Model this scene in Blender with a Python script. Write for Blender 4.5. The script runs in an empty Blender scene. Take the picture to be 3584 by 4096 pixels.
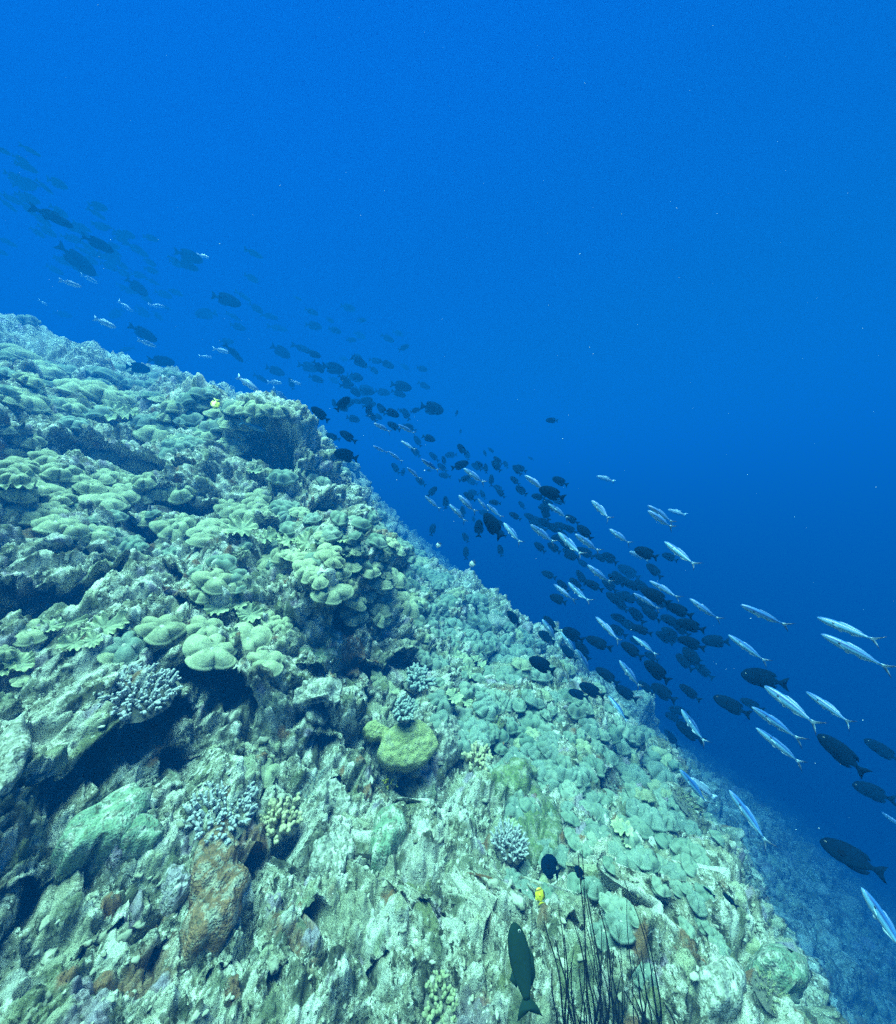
import bpy, bmesh, math, random
import numpy as np
from mathutils import Vector, Matrix, noise as mnoise
from mathutils.bvhtree import BVHTree

random.seed(7); rng = np.random.default_rng(7)
scene = bpy.context.scene
col = scene.collection
R = math.radians

# ------------------------------------------------------------------ camera
FPX = 1432.0                      # focal length in photo pixels (photo is 3584 x 4096)
cam_d = bpy.data.cameras.new('camera')
cam_d.sensor_fit = 'VERTICAL'; cam_d.sensor_height = 24.0
cam_d.lens = 24.0 * FPX / 4096.0
cam_d.clip_start = 0.02; cam_d.clip_end = 500
cam = bpy.data.objects.new('camera', cam_d); col.objects.link(cam)
cam.location = (0, 0, 0); cam.rotation_euler = (R(90), 0, 0)
scene.camera = cam

# ------------------------------------------------------------------ water light
world = bpy.data.worlds.new('World'); scene.world = world; world.use_nodes = True
wn = world.node_tree; wn.nodes.clear()
def wnode(t, **k):
    n = wn.nodes.new(t)
    for a, b in k.items(): setattr(n, a, b)
    return n
w_out = wnode('ShaderNodeOutputWorld'); w_bg = wnode('ShaderNodeBackground')
w_tc = wnode('ShaderNodeTexCoord')
w_dot = wnode('ShaderNodeVectorMath', operation='DOT_PRODUCT')
w_dot.inputs[1].default_value = Vector((-0.36, -0.30, 0.90)).normalized()
w_map = wnode('ShaderNodeMapRange'); w_map.inputs[1].default_value = -1; w_map.inputs[2].default_value = 1
w_ramp = wnode('ShaderNodeValToRGB')
cr = w_ramp.color_ramp; cr.interpolation = 'EASE'
WORLD_STOPS = [(0.0, (0.000, 0.120, 0.090)), (0.30, (0.000, 0.080, 0.12)), (0.47, (0.000, 0.060, 0.30)),
               (0.60, (0.000, 0.062, 0.49)), (0.78, (0.000, 0.092, 0.68)), (0.915, (0.000, 0.125, 0.84)),
               (0.97, (1.8, 4.6, 3.0)), (1.0, (4.6, 10.0, 5.0))]
while len(cr.elements) < len(WORLD_STOPS): cr.elements.new(0.5)
for e, (p, c) in zip(cr.elements, WORLD_STOPS): e.position = p; e.color = (*c, 1)
wn.links.new(w_tc.outputs['Generated'], w_dot.inputs[0])
wn.links.new(w_dot.outputs['Value'], w_map.inputs[0])
wn.links.new(w_map.outputs[0], w_ramp.inputs[0])
wn.links.new(w_ramp.outputs[0], w_bg.inputs[0])
w_bg.inputs[1].default_value = 0.12
wn.links.new(w_bg.outputs[0], w_out.inputs[0])

sun_d = bpy.data.lights.new('sun', 'SUN'); sun_d.energy = 5.0; sun_d.angle = R(38)
sun_d.color = (0.70, 1.0, 0.60)
sun = bpy.data.objects.new('sun', sun_d); col.objects.link(sun)
sun_dir = Vector((-0.15, -0.14, 1.0)).normalized()      # towards the sun
sun.rotation_euler = sun_dir.to_track_quat('Z', 'Y').to_euler()

scene.view_settings.view_transform = 'Standard'; scene.view_settings.look = 'None'
scene.view_settings.exposure = 3.12; scene.view_settings.gamma = 1.0
scene.render.engine = 'CYCLES'
cy = scene.cycles
cy.use_denoising = False
cy.volume_bounces = 0; cy.max_bounces = 4; cy.diffuse_bounces = 2; cy.glossy_bounces = 1
cy.transparent_max_bounces = 8
cy.use_light_tree = False
HAZE_D = 0.25; HAZE_COL = (0.001, 0.052, 0.212); HAZE_ABS = (0.030, 0.18, 0.46)

# ------------------------------------------------------------------ helpers
def srgb(r, g, b):
    f = lambda c: (c/12.92 if c <= .04045 else ((c+.055)/1.055)**2.4)
    return (f(r/255), f(g/255), f(b/255))
def ray(px, py): return Vector(((px-1792)/FPX, 1.0, -(py-2048)/FPX))
def tag(o, label=None, cat=None, group=None, kind=None):
    if label: o['label'] = label
    if cat: o['category'] = cat
    if group: o['group'] = group
    if kind: o['kind'] = kind
    return o
def link(name, me, mat=None, parent=None):
    o = bpy.data.objects.new(name, me); col.objects.link(o)
    if mat is not None and me is not None and not me.materials: me.materials.append(mat)
    if parent is not None: o.parent = parent
    return o
def empty(name, M):
    o = bpy.data.objects.new(name, None); col.objects.link(o); o.matrix_world = M; o.empty_display_size = .02
    return o
def mesh_np(name, V, F, smooth=True, colors=None):
    """V (n,3) array, F list/array of quads or mixed faces"""
    me = bpy.data.meshes.new(name)
    V = np.asarray(V, dtype=np.float32)
    if isinstance(F, np.ndarray):
        k = F.shape[1]
        me.vertices.add(len(V)); me.vertices.foreach_set('co', V.ravel())
        me.loops.add(F.size); me.loops.foreach_set('vertex_index', F.ravel().astype(np.int32))
        me.polygons.add(len(F)); me.polygons.foreach_set('loop_start', np.arange(0, F.size, k, dtype=np.int32))
        me.update(calc_edges=True)
    else:
        me.from_pydata([tuple(map(float, v)) for v in V], [], [tuple(int(i) for i in f) for f in F])
    me.polygons.foreach_set('use_smooth', np.full(len(me.polygons), smooth))
    if colors is not None:
        a = me.color_attributes.new('pattern', 'FLOAT_COLOR', 'POINT')
        c = np.ones((len(V), 4), np.float32); c[:, :3] = colors
        a.data.foreach_set('color', c.ravel())
    me.update()
    return me
class MB:
    def __init__(s): s.v = []; s.f = []; s.c = []
    def add(s, v, f, c=(1, 1, 1)):
        b = len(s.v); s.v += [tuple(p) for p in v]; s.f += [tuple(i+b for i in q) for q in f]
        s.c += (list(c) if (len(c) and hasattr(c[0], '__len__')) else [c]*len(v))
    def mesh(s, name, smooth=True, color=False):
        return mesh_np(name, np.array(s.v), s.f, smooth, np.array(s.c) if color else None)
    def tube(s, pts, rad, n=7, cap=True, c=(1, 1, 1)):
        pts = [Vector(p) for p in pts]; v = []; f = []
        up = Vector((.31, .17, .93))
        for i, p in enumerate(pts):
            d = (pts[min(i+1, len(pts)-1)] - pts[max(i-1, 0)]).normalized()
            a = d.cross(up)
            if a.length < 1e-4: a = d.cross(Vector((1, 0, 0)))
            a.normalize(); b = d.cross(a)
            for k in range(n):
                t = 2*math.pi*k/n
                v.append(p + (a*math.cos(t)+b*math.sin(t))*rad[i])
        for i in range(len(pts)-1):
            for k in range(n):
                f.append((i*n+k, i*n+(k+1) % n, (i+1)*n+(k+1) % n, (i+1)*n+k))
        if cap:
            f.append(tuple(range(n))[::-1]); f.append(tuple((len(pts)-1)*n+k for k in range(n)))
        s.add(v, f, c)

# ---- vectorised noise
_perm = rng.permutation(4096).astype(np.int64)
def _h(ix, iy, iz): return _perm[(_perm[(_perm[ix & 4095] + iy) & 4095] + iz) & 4095]
def vnoise(P):
    """gradient noise, about -1..1"""
    i = np.floor(P).astype(np.int64); f = P - i
    u = f*f*f*(f*(f*6-15)+10)
    r = np.zeros(len(P))
    for dx in (0, 1):
        wx = u[:, 0] if dx else 1-u[:, 0]
        for dy in (0, 1):
            wy = u[:, 1] if dy else 1-u[:, 1]
            for dz in (0, 1):
                wz = u[:, 2] if dz else 1-u[:, 2]
                h = _h(i[:, 0]+dx, i[:, 1]+dy, i[:, 2]+dz)
                a = h*(2*math.pi/4096*37.0); z = ((h*61) % 4096)/2048.0-1; q = np.sqrt(np.maximum(0, 1-z*z))
                r += wx*wy*wz*(q*np.cos(a)*(f[:, 0]-dx)+q*np.sin(a)*(f[:, 1]-dy)+z*(f[:, 2]-dz))
    return r*1.6
def fbm(P, oct=4, gain=.5):
    r = np.zeros(len(P)); a = 1
    for k in range(oct):
        r += a*vnoise(P*(2.03**k)+k*17.3); a *= gain
    return r
def worley(P):
    i = np.floor(P).astype(np.int64); f = P-i
    best = np.full(len(P), 9.0); idh = np.zeros(len(P), np.int64)
    for dx in (-1, 0, 1):
        for dy in (-1, 0, 1):
            for dz in (-1, 0, 1):
                h = _h(i[:, 0]+dx, i[:, 1]+dy, i[:, 2]+dz)
                jx = (h % 64)/64.; jy = ((h//64) % 64)/64.; jz = ((h*29) % 101)/101.
                d = (dx+jx-f[:, 0])**2+(dy+jy-f[:, 1])**2+(dz+jz-f[:, 2])**2
                m = d < best
                best = np.where(m, d, best); idh = np.where(m, h, idh)
    return np.sqrt(best), idh/4096.0
def smooth(a, b, x):
    t = np.clip((x-a)/(b-a), 0, 1); return t*t*(3-2*t)

# ---- materials
def material(name):
    m = bpy.data.materials.new(name); m.use_nodes = True
    nt = m.node_tree; b = nt.nodes['Principled BSDF']
    b.inputs['Roughness'].default_value = .85
    b.inputs['Specular IOR Level'].default_value = .15
    def N(t, **k):
        n = nt.nodes.new(t)
        for a, v in k.items(): setattr(n, a, v)
        return n
    return m, nt, b, N
def ramp(N, stops, interp='LINEAR'):
    n = N('ShaderNodeValToRGB'); e = n.color_ramp; e.interpolation = interp
    while len(e.elements) < len(stops): e.elements.new(.5)
    for q, (p, c) in zip(e.elements, stops): q.position = p; q.color = (*c, 1)
    return n
def noise_mat(name, c1, c2, scale=8, bump=.3, bscale=60, vor=False, rough=.85, rnd=.25, coord='Object', bdist=.01, mottle=0):
    m, nt, b, N = material(name); L = nt.links.new
    tc = N('ShaderNodeTexCoord'); n1 = N('ShaderNodeTexNoise'); n1.inputs['Scale'].default_value = scale; n1.inputs['Detail'].default_value = 5
    L(tc.outputs[coord], n1.inputs['Vector'])
    rp = ramp(N, [(.3, c1), (.7, c2)]); L(n1.outputs['Fac'], rp.inputs[0])
    src = rp.outputs[0]
    if mottle:
        for sc_, lo, hi, cc in ((26, .50, .57, (.52,.52,.43)), (55, .51, .57, (.10,.11,.07)), (120, .54, .60, (.04,.045,.03))):
            n2 = N('ShaderNodeTexNoise'); n2.inputs['Scale'].default_value = sc_; n2.inputs['Detail'].default_value = 6; n2.inputs['Roughness'].default_value = .7
            L(tc.outputs[coord], n2.inputs['Vector']); r2 = N('ShaderNodeMapRange'); r2.inputs[1].default_value = lo; r2.inputs[2].default_value = hi; r2.inputs[4].default_value = mottle
            L(n2.outputs[0], r2.inputs[0]); mx = N('ShaderNodeMix', data_type='RGBA'); L(r2.outputs[0], mx.inputs[0]); L(src, mx.inputs[6]); mx.inputs[7].default_value = (*cc, 1); src = mx.outputs[2]
    oi = N('ShaderNodeObjectInfo'); hs = N('ShaderNodeHueSaturation')
    mp = N('ShaderNodeMapRange'); mp.inputs[3].default_value = 1-rnd; mp.inputs[4].default_value = 1+rnd
    L(oi.outputs['Random'], mp.inputs[0]); L(mp.outputs[0], hs.inputs['Value']); L(src, hs.inputs['Color'])
    L(hs.outputs[0], b.inputs['Base Color'])
    t = N('ShaderNodeTexVoronoi' if vor else 'ShaderNodeTexNoise'); t.inputs['Scale'].default_value = bscale
    L(tc.outputs[coord], t.inputs['Vector'])
    bp = N('ShaderNodeBump'); bp.inputs['Strength'].default_value = bump; bp.inputs['Distance'].default_value = bdist
    L(t.outputs[0], bp.inputs['Height']); L(bp.outputs[0], b.inputs['Normal'])
    b.inputs['Roughness'].default_value = rough
    return m
# ------------------------------------------------------------------ reef terrain
CTRL_PX = [  # photo pixel + distance ahead of the lens (m)
 (1792,4096,.95),(1792,3700,1.15),(1600,2990,1.9),(1300,2360,2.3),(1560,2430,2.6),(560,2560,1.75),(2230,3130,2.15),
 (2470,3330,1.95),(1850,2600,3.8),(2300,2750,4.4),(1700,2275,6.0),(1200,1720,4.0),(600,1750,3.6),(100,1420,6.0),
 (200,1950,2.5),(0,2800,1.25),(0,4096,.78),(700,3500,1.1),(2600,3700,1.25),(3000,3950,1.2),(2560,2960,3.2),(2780,3330,2.2),(2850,3560,1.75),(3150,3960,1.3),
 (900,2100,2.8),(1500,2100,4.6),(2000,2420,5.6),(350,1600,4.6),(900,2900,1.7),(1250,3250,1.5),(0,2300,1.7),(2000,2900,2.5)]
CTRL_W = [(2.1,2.3,-3.15),(2.9,2.7,-4.0),(2.5,1.5,-4.0),(1.9,.8,-2.9),(3.7,4.6,-4.9),(4.8,4.6,-5.9),(6.2,5.3,-7.0),(7.0,6.8,-6.9),(8.0,8.6,-7.6),(11,11,-10),(3.6,6.0,-4.0),(4,11,-5.5),(1.6,11,-3.6),(-1.2,9,-1.0),(8,3,-9),(14,14,-12),
 (-2.5,9,1.1),(-5,12,2.6),(-10,10,4.2),(-8,7,3.4),(-6,3,2.3),(-12,0,4.6),(-3,0,.75),(0,0,-1.45),(0,-3,-1.5),(-4,-4,1),(4,-3,-4.5),(9,-6,-9),(0,20,-3),(-10,24,2.5),(8,22,-10)]
CP = [tuple(ray(a, b)*d) for a, b, d in CTRL_PX] + CTRL_W
CP = np.array(CP)
def tps_fit(X, z, lam):
    n = len(X); d = np.linalg.norm(X[:, None]-X[None], axis=2)
    K = np.where(d > 0, d*d*np.log(d+1e-12), 0)+lam*np.eye(n)
    Pm = np.c_[np.ones(n), X]
    A = np.block([[K, Pm], [Pm.T, np.zeros((3, 3))]])
    s = np.linalg.solve(A, np.r_[z, 0, 0, 0]); return s
_S = tps_fit(CP[:, :2], CP[:, 2], .02)
def base_z(X):
    r = np.zeros(len(X))
    for k in range(len(CP)):
        d2 = (X[:, 0]-CP[k, 0])**2+(X[:, 1]-CP[k, 1])**2
        r += _S[k]*.5*d2*np.log(d2+1e-12)
    r += _S[-3]+_S[-2]*X[:, 0]+_S[-1]*X[:, 1]
    return np.clip(r, -15+.3*np.tanh(r), 5.2)
NF, NB, NR = 900, 90, 900
ang = np.r_[np.linspace(-1.22, 1.22, NF), np.linspace(1.22, 2*math.pi-1.22, NB+2)[1:-1]]
rad = np.r_[np.exp(np.linspace(math.log(.03), math.log(.45), 20))[:-1], np.exp(np.linspace(math.log(.45), math.log(9), NR-110)), np.exp(np.linspace(math.log(9), math.log(45), 92))[1:]]
NA, NRr = len(ang), len(rad)
AA, RR = np.meshgrid(ang, rad)           # rows = radius
X = np.c_[(RR*np.sin(AA)).ravel(), (RR*np.cos(AA)).ravel()]
Z = base_z(X)
e = .06
gx = (base_z(X+[e, 0])-base_z(X-[e, 0]))/(2*e); gy = (base_z(X+[0, e])-base_z(X-[0, e]))/(2*e)
Nn = np.c_[-gx, -gy, np.ones(len(X))]; Nn /= np.linalg.norm(Nn, axis=1)[:, None]
P0 = np.c_[X, Z]
D0 = np.linalg.norm(P0, axis=1)
# hollows and overhangs: (photo pixel ellipse, depth in m, tilt deg)
CAVES = [(330,1800,300,50,.45,8),(80,1790,160,50,.4,5),(1010,1765,170,50,.5,8),(1120,1830,80,50,.4,20),(190,2370,290,60,.4,-4),(500,2270,170,45,.4,10),(850,2830,170,75,.35,20),
 (560,3000,220,55,.3,-25),(230,3230,230,45,.25,-30),(150,3560,230,45,.25,-25),(1690,2640,85,55,.35,0),(1510,2665,110,40,.25,20),(1260,2970,75,60,.3,0),
 (1640,3190,45,110,.3,0),(1590,3125,110,28,.2,0),(1040,3520,90,120,.3,10),(2200,3465,44,46,.3,0),(2215,3610,50,75,.3,10),(2720,3760,120,90,.35,40),(520,2060,100,40,.3,5),(270,2180,150,40,.3,0),
 (1990,2720,75,70,.35,0),(1390,2480,45,60,.25,0),(1230,2860,70,40,.25,0),(1180,2090,150,45,.4,10),(1330,2030,90,40,.35,0),(2420,3180,70,30,.2,40),(2500,3060,60,30,.2,40),(2250,3700,120,30,.25,10),(1820,3350,25,60,.25,0),
 (1480,2230,70,25,.4,0),(1650,2300,60,20,.4,10),(700,2480,60,30,.2,0),(780,3130,120,50,.25,20),(350,3120,100,45,.3,-30),(2060,3720,60,30,.2,0),(1950,3560,28,70,.25,-10),(700,1980,140,30,.3,5),(1120,3190,60,25,0.18,0),(1440,3390,35,55,0.2,0),(1480,3570,70,28,0.2,0),(1830,3560,30,60,0.2,0),(1290,3770,70,30,0.2,20),(1540,3910,60,32,0.18,-10),(1950,3830,30,70,0.2,0),(700,3760,90,28,0.2,-40),(420,3720,120,30,0.2,-35),(900,3890,70,30,0.18,-20),(1150,3970,70,35,0.18,0),(560,3560,80,26,0.2,-35),(2300,3880,60,30,0.2,0),(2450,3640,60,30,0.2,30),(2600,3850,60,40,0.2,40),(2780,3700,80,40,0.22,45),(1700,3700,70,30,0.2,10),(1350,3110,50,28,0.2,0),(1700,3290,28,60,0.2,0),(1250,2700,60,30,0.2,10),(1480,2780,50,35,0.2,0),(2010,3180,30,50,0.15,-20),(640,1840,100,25,.3,5)]
yy = np.maximum(P0[:, 1], .05)
PX = 1792+FPX*P0[:, 0]/yy; PY = 2048-FPX*P0[:, 2]/yy
front = P0[:, 1] > .2
disp = np.zeros_like(P0)
hin = -np.c_[Nn[:, 0], Nn[:, 1], np.zeros(len(X))]; hin /= np.linalg.norm(hin, axis=1)[:, None]+1e-6
hin = hin*.75+np.c_[np.zeros((len(X), 1)), np.full((len(X), 1), .65), np.full((len(X), 1), -.25)]
wob = fbm(P0*3.1, 3)
caveM = np.zeros(len(X))
BUMPS = [(1060,1710,210,80,.15,8),(700,1640,160,60,.25,10),(330,1480,150,60,.25,20),(2250,2560,110,50,.2,35),(2560,2850,90,60,.2,40)]
for (cx, cy_, rx, ry, dp, tl) in BUMPS:                   # outcrops along the crest
    a = R(tl); dx = PX-cx; dy = PY-cy_
    u = (dx*math.cos(a)+dy*math.sin(a))/rx; v = (-dx*math.sin(a)+dy*math.cos(a))/ry
    m = smooth(1.3, .45, np.sqrt(u*u+v*v)+.3*wob)*front*(D0 < 9)
    disp += (Nn*.8+np.array([.25, -.35, .35]))*(m*dp)[:, None]
for (cx, cy_, rx, ry, dp, tl) in CAVES:
    a = R(tl); dx = PX-cx; dy = PY-cy_
    u = (dx*math.cos(a)+dy*math.sin(a))/rx; v = (-dx*math.sin(a)+dy*math.cos(a))/ry
    rr = np.sqrt(u*u+v*v)+.35*wob
    m = smooth(1.25, .6, rr)*front
    mx = np.maximum(caveM, m*dp); disp += hin*(mx-caveM)[:, None]; caveM = mx
# lumps, knobs, pits
st = np.array([1.0, .95, 1.0])           # spurs run along the wall
Q = P0*st
warp = np.c_[vnoise(Q*2.2+3), vnoise(Q*2.2+31), vnoise(Q*2.2+77)]*.11
big = fbm(Q*.75+5, 3)
ledge = fbm(np.c_[Q[:, 0]*.8, Q[:, 1]*.8, P0[:, 2]*3.0]+9, 3)
w1, id1 = worley((Q+warp)*2.6); w2, id2 = worley((Q+warp*.6)*7.0+11); 
nearm = smooth(14, 5, D0)
w3, id3 = worley((Q+warp*.4)*19+5)
fine = fbm(Q*16+2, 4, .55)
w4, id4 = worley((Q+warp*.3)*44+9)
lump = np.clip(1-w1*1.25, 0, 1)**.8*(id1 > .25)
pit = smooth(.35, .75, fbm(Q*5.3+40, 3))
dome = lambda w: np.sqrt(np.clip(1-(w/.68)**2, 0, 1))
far_ = .72+.28*smooth(1.2, 2.6, D0)
d = far_*(.20*big+.10*ledge+.26*(lump-.3)+.10*(dome(w2)-.4)*(id2 > .3)-.11*pit)+nearm*(.046*(dome(w3)-.4)*(id3 > .25)+.022*(dome(w4)-.4)*(id4 > .3)+.013*fine-.022*smooth(.25, .6, fbm(Q*13+70, 3)))
quiet = smooth(.5, .9, RR.ravel())
P1 = P0+disp+Nn*(d*(.4+.6*quiet))[:, None]+warp*.5*np.c_[np.ones((len(X), 2)), np.full((len(X), 1), .5)]*quiet[:, None]
idx = np.arange(NA*NRr).reshape(NRr, NA)
nx = np.roll(idx, -1, axis=1)
F = np.stack([idx[:-1], nx[:-1], nx[1:], idx[1:]], axis=-1).reshape(-1, 4)[:, ::-1]
# every knob is some organism's own colour
PAL = np.array([(.74,.74,.62),(.66,.66,.55),(.62,.62,.50),(.40,.41,.28),(.20,.22,.11),(.10,.11,.07),(.50,.50,.42),(.26,.15,.08),(.38,.33,.38),(.30,.34,.22),(.70,.70,.60),(.16,.18,.11),(.44,.46,.30),(.07,.075,.05)])
k3 = PAL[(id3*977).astype(int) % len(PAL)]; k2 = PAL[(id2*733).astype(int) % len(PAL)]
m3 = (smooth(.62, .38, w3+.12*fine)*(id3*31 % 1 > .35))[:, None]*nearm[:, None]; m2 = (smooth(.7, .45, w2+.15*wob)*(id2*17 % 1 > .45)*.75)[:, None]
wgt_ = 1-(1-m3)*(1-m2); kc = (k2*m2*(1-m3)+k3*m3)/np.maximum(wgt_, 1e-4)
terr_me = mesh_np('reef_terrain', P1, F, True, kc)
_a = terr_me.attributes.new('knob', 'FLOAT', 'POINT'); _a.data.foreach_set('value', wgt_.ravel().astype(np.float32))

def rock_material():
    m, nt, b, N = material('reef rock'); L = nt.links.new
    geo = N('ShaderNodeTexCoord'); mp = N('ShaderNodeMapping'); mp.inputs['Scale'].default_value = (1, .75, 1)
    L(geo.outputs['Object'], mp.inputs['Vector'])
    def noi(s, d=6, r=.6, off=0):
        n = N('ShaderNodeTexNoise'); n.inputs['Scale'].default_value = s; n.inputs['Detail'].default_value = d; n.inputs['Roughness'].default_value = r
        if off:
            mm = N('ShaderNodeMapping'); mm.inputs['Location'].default_value = (off, off*.7, -off); L(mp.outputs[0], mm.inputs['Vector']); L(mm.outputs[0], n.inputs['Vector'])
        else: L(mp.outputs[0], n.inputs['Vector'])
        return n
    def mix(f, a, c):
        n = N('ShaderNodeMix', data_type='RGBA'); L(f, n.inputs[0]); 
        (L(a, n.inputs[6]) if not isinstance(a, tuple) else setattr(n.inputs[6], 'default_value', (*a, 1)))
        (L(c, n.inputs[7]) if not isinstance(c, tuple) else setattr(n.inputs[7], 'default_value', (*c, 1)))
        return n.outputs[2]
    def thr(n, lo, hi):
        r = N('ShaderNodeMapRange'); r.inputs[1].default_value = lo; r.inputs[2].default_value = hi; r.interpolation_type = 'SMOOTHSTEP'
        L(n.outputs[0], r.inputs[0]); return r.outputs[0]
    c0 = ramp(N, [(.28, (.05, .055, .035)), (.40, (.15, .155, .10)), (.52, (.33, .33, .23)), (.68, (.54, .55, .43))])
    L(noi(20, 9, .75).outputs['Fac'], c0.inputs[0])
    c = mix(thr(noi(2.2, 5, .6, 3), .55, .68), c0.outputs[0], (.20, .23, .10))      # olive turf
    c = mix(thr(noi(4.5, 6, .65, 7), .60, .68), c, (.21, .085, .035))                # rust
    c = mix(thr(noi(6.5, 5, .6, 12), .61, .67), c, (.40, .33, .40))                 # mauve crust
    c = mix(thr(noi(13, 8, .75, 21), .51, .58), c, (.58, .59, .47))                 # pale sandy patches
    c = mix(thr(noi(42, 6, .7, 5), .53, .60), c, (.80, .80, .68))                 # pale tips
    c = mix(thr(noi(30, 7, .75, 33), .525, .585), c, (.05, .055, .035))               # dark turf
    c = mix(thr(noi(55, 3, .6, 9), .62, .72), c, (.03, .035, .025))               # pores
    at = N('ShaderNodeAttribute'); at.attribute_name = 'pattern'; ak = N('ShaderNodeAttribute'); ak.attribute_name = 'knob'
    mu = N('ShaderNodeMath', operation='MULTIPLY'); L(ak.outputs['Fac'], mu.inputs[0]); L(thr(noi(30, 6, .7, 14), .32, .5), mu.inputs[1])
    c = mix(mu.outputs[0], c, at.outputs['Color'])
    c = mix(thr(noi(75, 4, .65, 41), .60, .70), c, (.035, .04, .028))             # pores
    L(c, b.inputs['Base Color'])
    bp = N('ShaderNodeBump'); bp.inputs['Strength'].default_value = .9; bp.inputs['Distance'].default_value = .03
    L(noi(38, 8, .7, 2).outputs['Fac'], bp.inputs['Height'])
    bp2 = N('ShaderNodeBump'); bp2.inputs['Strength'].default_value = .7; bp2.inputs['Distance'].default_value = .012
    L(noi(140, 4, .7, 4).outputs['Fac'], bp2.inputs['Height']); L(bp.outputs[0], bp2.inputs['Normal'])
    L(bp2.outputs[0], b.inputs['Normal'])
    b.inputs['Roughness'].default_value = .95; b.inputs['Specular IOR Level'].default_value = .05
    return m
terrain = link('reef_terrain', terr_me, rock_material()); tag(terrain, kind='structure')

# ray casting for placing things on the reef
sr = np.arange(0, NRr, 2); sa = np.r_[np.arange(0, NF, 2)]
sub = idx[np.ix_(sr, sa)]; nV = sub.size; loc = np.arange(nV).reshape(sub.shape)
subF = np.stack([loc[:-1, :-1], loc[:-1, 1:], loc[1:, 1:], loc[1:, :-1]], axis=-1).reshape(-1, 4)
bvh = BVHTree.FromPolygons(P1[sub.ravel()].tolist(), subF.tolist())
N_sub = Nn[sub.ravel()]
def hit(px, py):
    dvec = ray(px, py); q = bvh.ray_cast(Vector((0, 0, 0)), dvec.normalized(), 40)
    if q[0] is None: return None
    p = q[0]; fi = q[2]
    n = Vector(N_sub[subF[fi][0]])
    gn = q[1] if q[1].dot(dvec) < 0 else -q[1]
    return p, n, gn
# ------------------------------------------------------------------ naming by landmark
ORD = ['first','second','third','fourth','fifth','sixth','seventh','eighth','ninth','tenth','eleventh','twelfth','thirteenth','fourteenth','fifteenth','sixteenth','seventeenth','eighteenth','nineteenth','twentieth']
def ordinal_labels(items, landmarks, noun, cap=9):
    """items: (px,py,object,adjective); the nearest landmark groups them, then they count off left to right"""
    load = {}; sets = {}
    pairs = sorted((math.hypot(px-lx, py-ly), i, k) for i, (px, py, o, a) in enumerate(items) for k, (lx, ly, ph) in enumerate(landmarks))
    done = set()
    for dd, i, k in pairs:
        if i in done or load.get(k, 0) >= cap: continue
        done.add(i); load[k] = load.get(k, 0)+1; sets.setdefault(k, []).append(i)
    for i in range(len(items)):
        if i not in done: k = len(landmarks)-1; sets.setdefault(k, []).append(i)
    for k, ids in sets.items():
        ids.sort(key=lambda i: items[i][0]); n = len(ids); ph = landmarks[k][2]
        for j, i in enumerate(ids):
            px, py, o, adj = items[i]
            if n == 1: s = f'{adj} {noun} {ph}'
            elif j == 0: s = f'leftmost {adj} {noun} {ph}'
            elif j == n-1: s = f'rightmost {adj} {noun} {ph}'
            else: s = f'{adj} {noun}, {ORD[j]} from left, {ph}'
            o['label'] = s

# ------------------------------------------------------------------ leather corals
M_leatherY = noise_mat('leather coral olive', (.29,.32,.18), (.43,.45,.29), 9, .55, 95, True, .9, .14, bdist=.006)
M_leatherG = noise_mat('leather coral grey green', (.16,.225,.18), (.28,.345,.275), 9, .55, 95, True, .9, .14, bdist=.006)
def frill_mat():
    m, nt, b, N = material('frilled coral yellow rim'); L = nt.links.new
    at = N('ShaderNodeAttribute'); at.attribute_name = 'pattern'; tc = N('ShaderNodeTexCoord')
    t = N('ShaderNodeTexVoronoi'); t.inputs['Scale'].default_value = 95; L(tc.outputs['Object'], t.inputs['Vector'])
    bp = N('ShaderNodeBump'); bp.inputs['Strength'].default_value = .4; bp.inputs['Distance'].default_value = .004
    L(t.outputs[0], bp.inputs['Height']); L(bp.outputs[0], b.inputs['Normal']); L(at.outputs['Color'], b.inputs['Base Color'])
    return m
M_frill = frill_mat()
M_stalk = noise_mat('coral stalk', (.34,.36,.28), (.44,.44,.36), 14, .2, 40)
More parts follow.
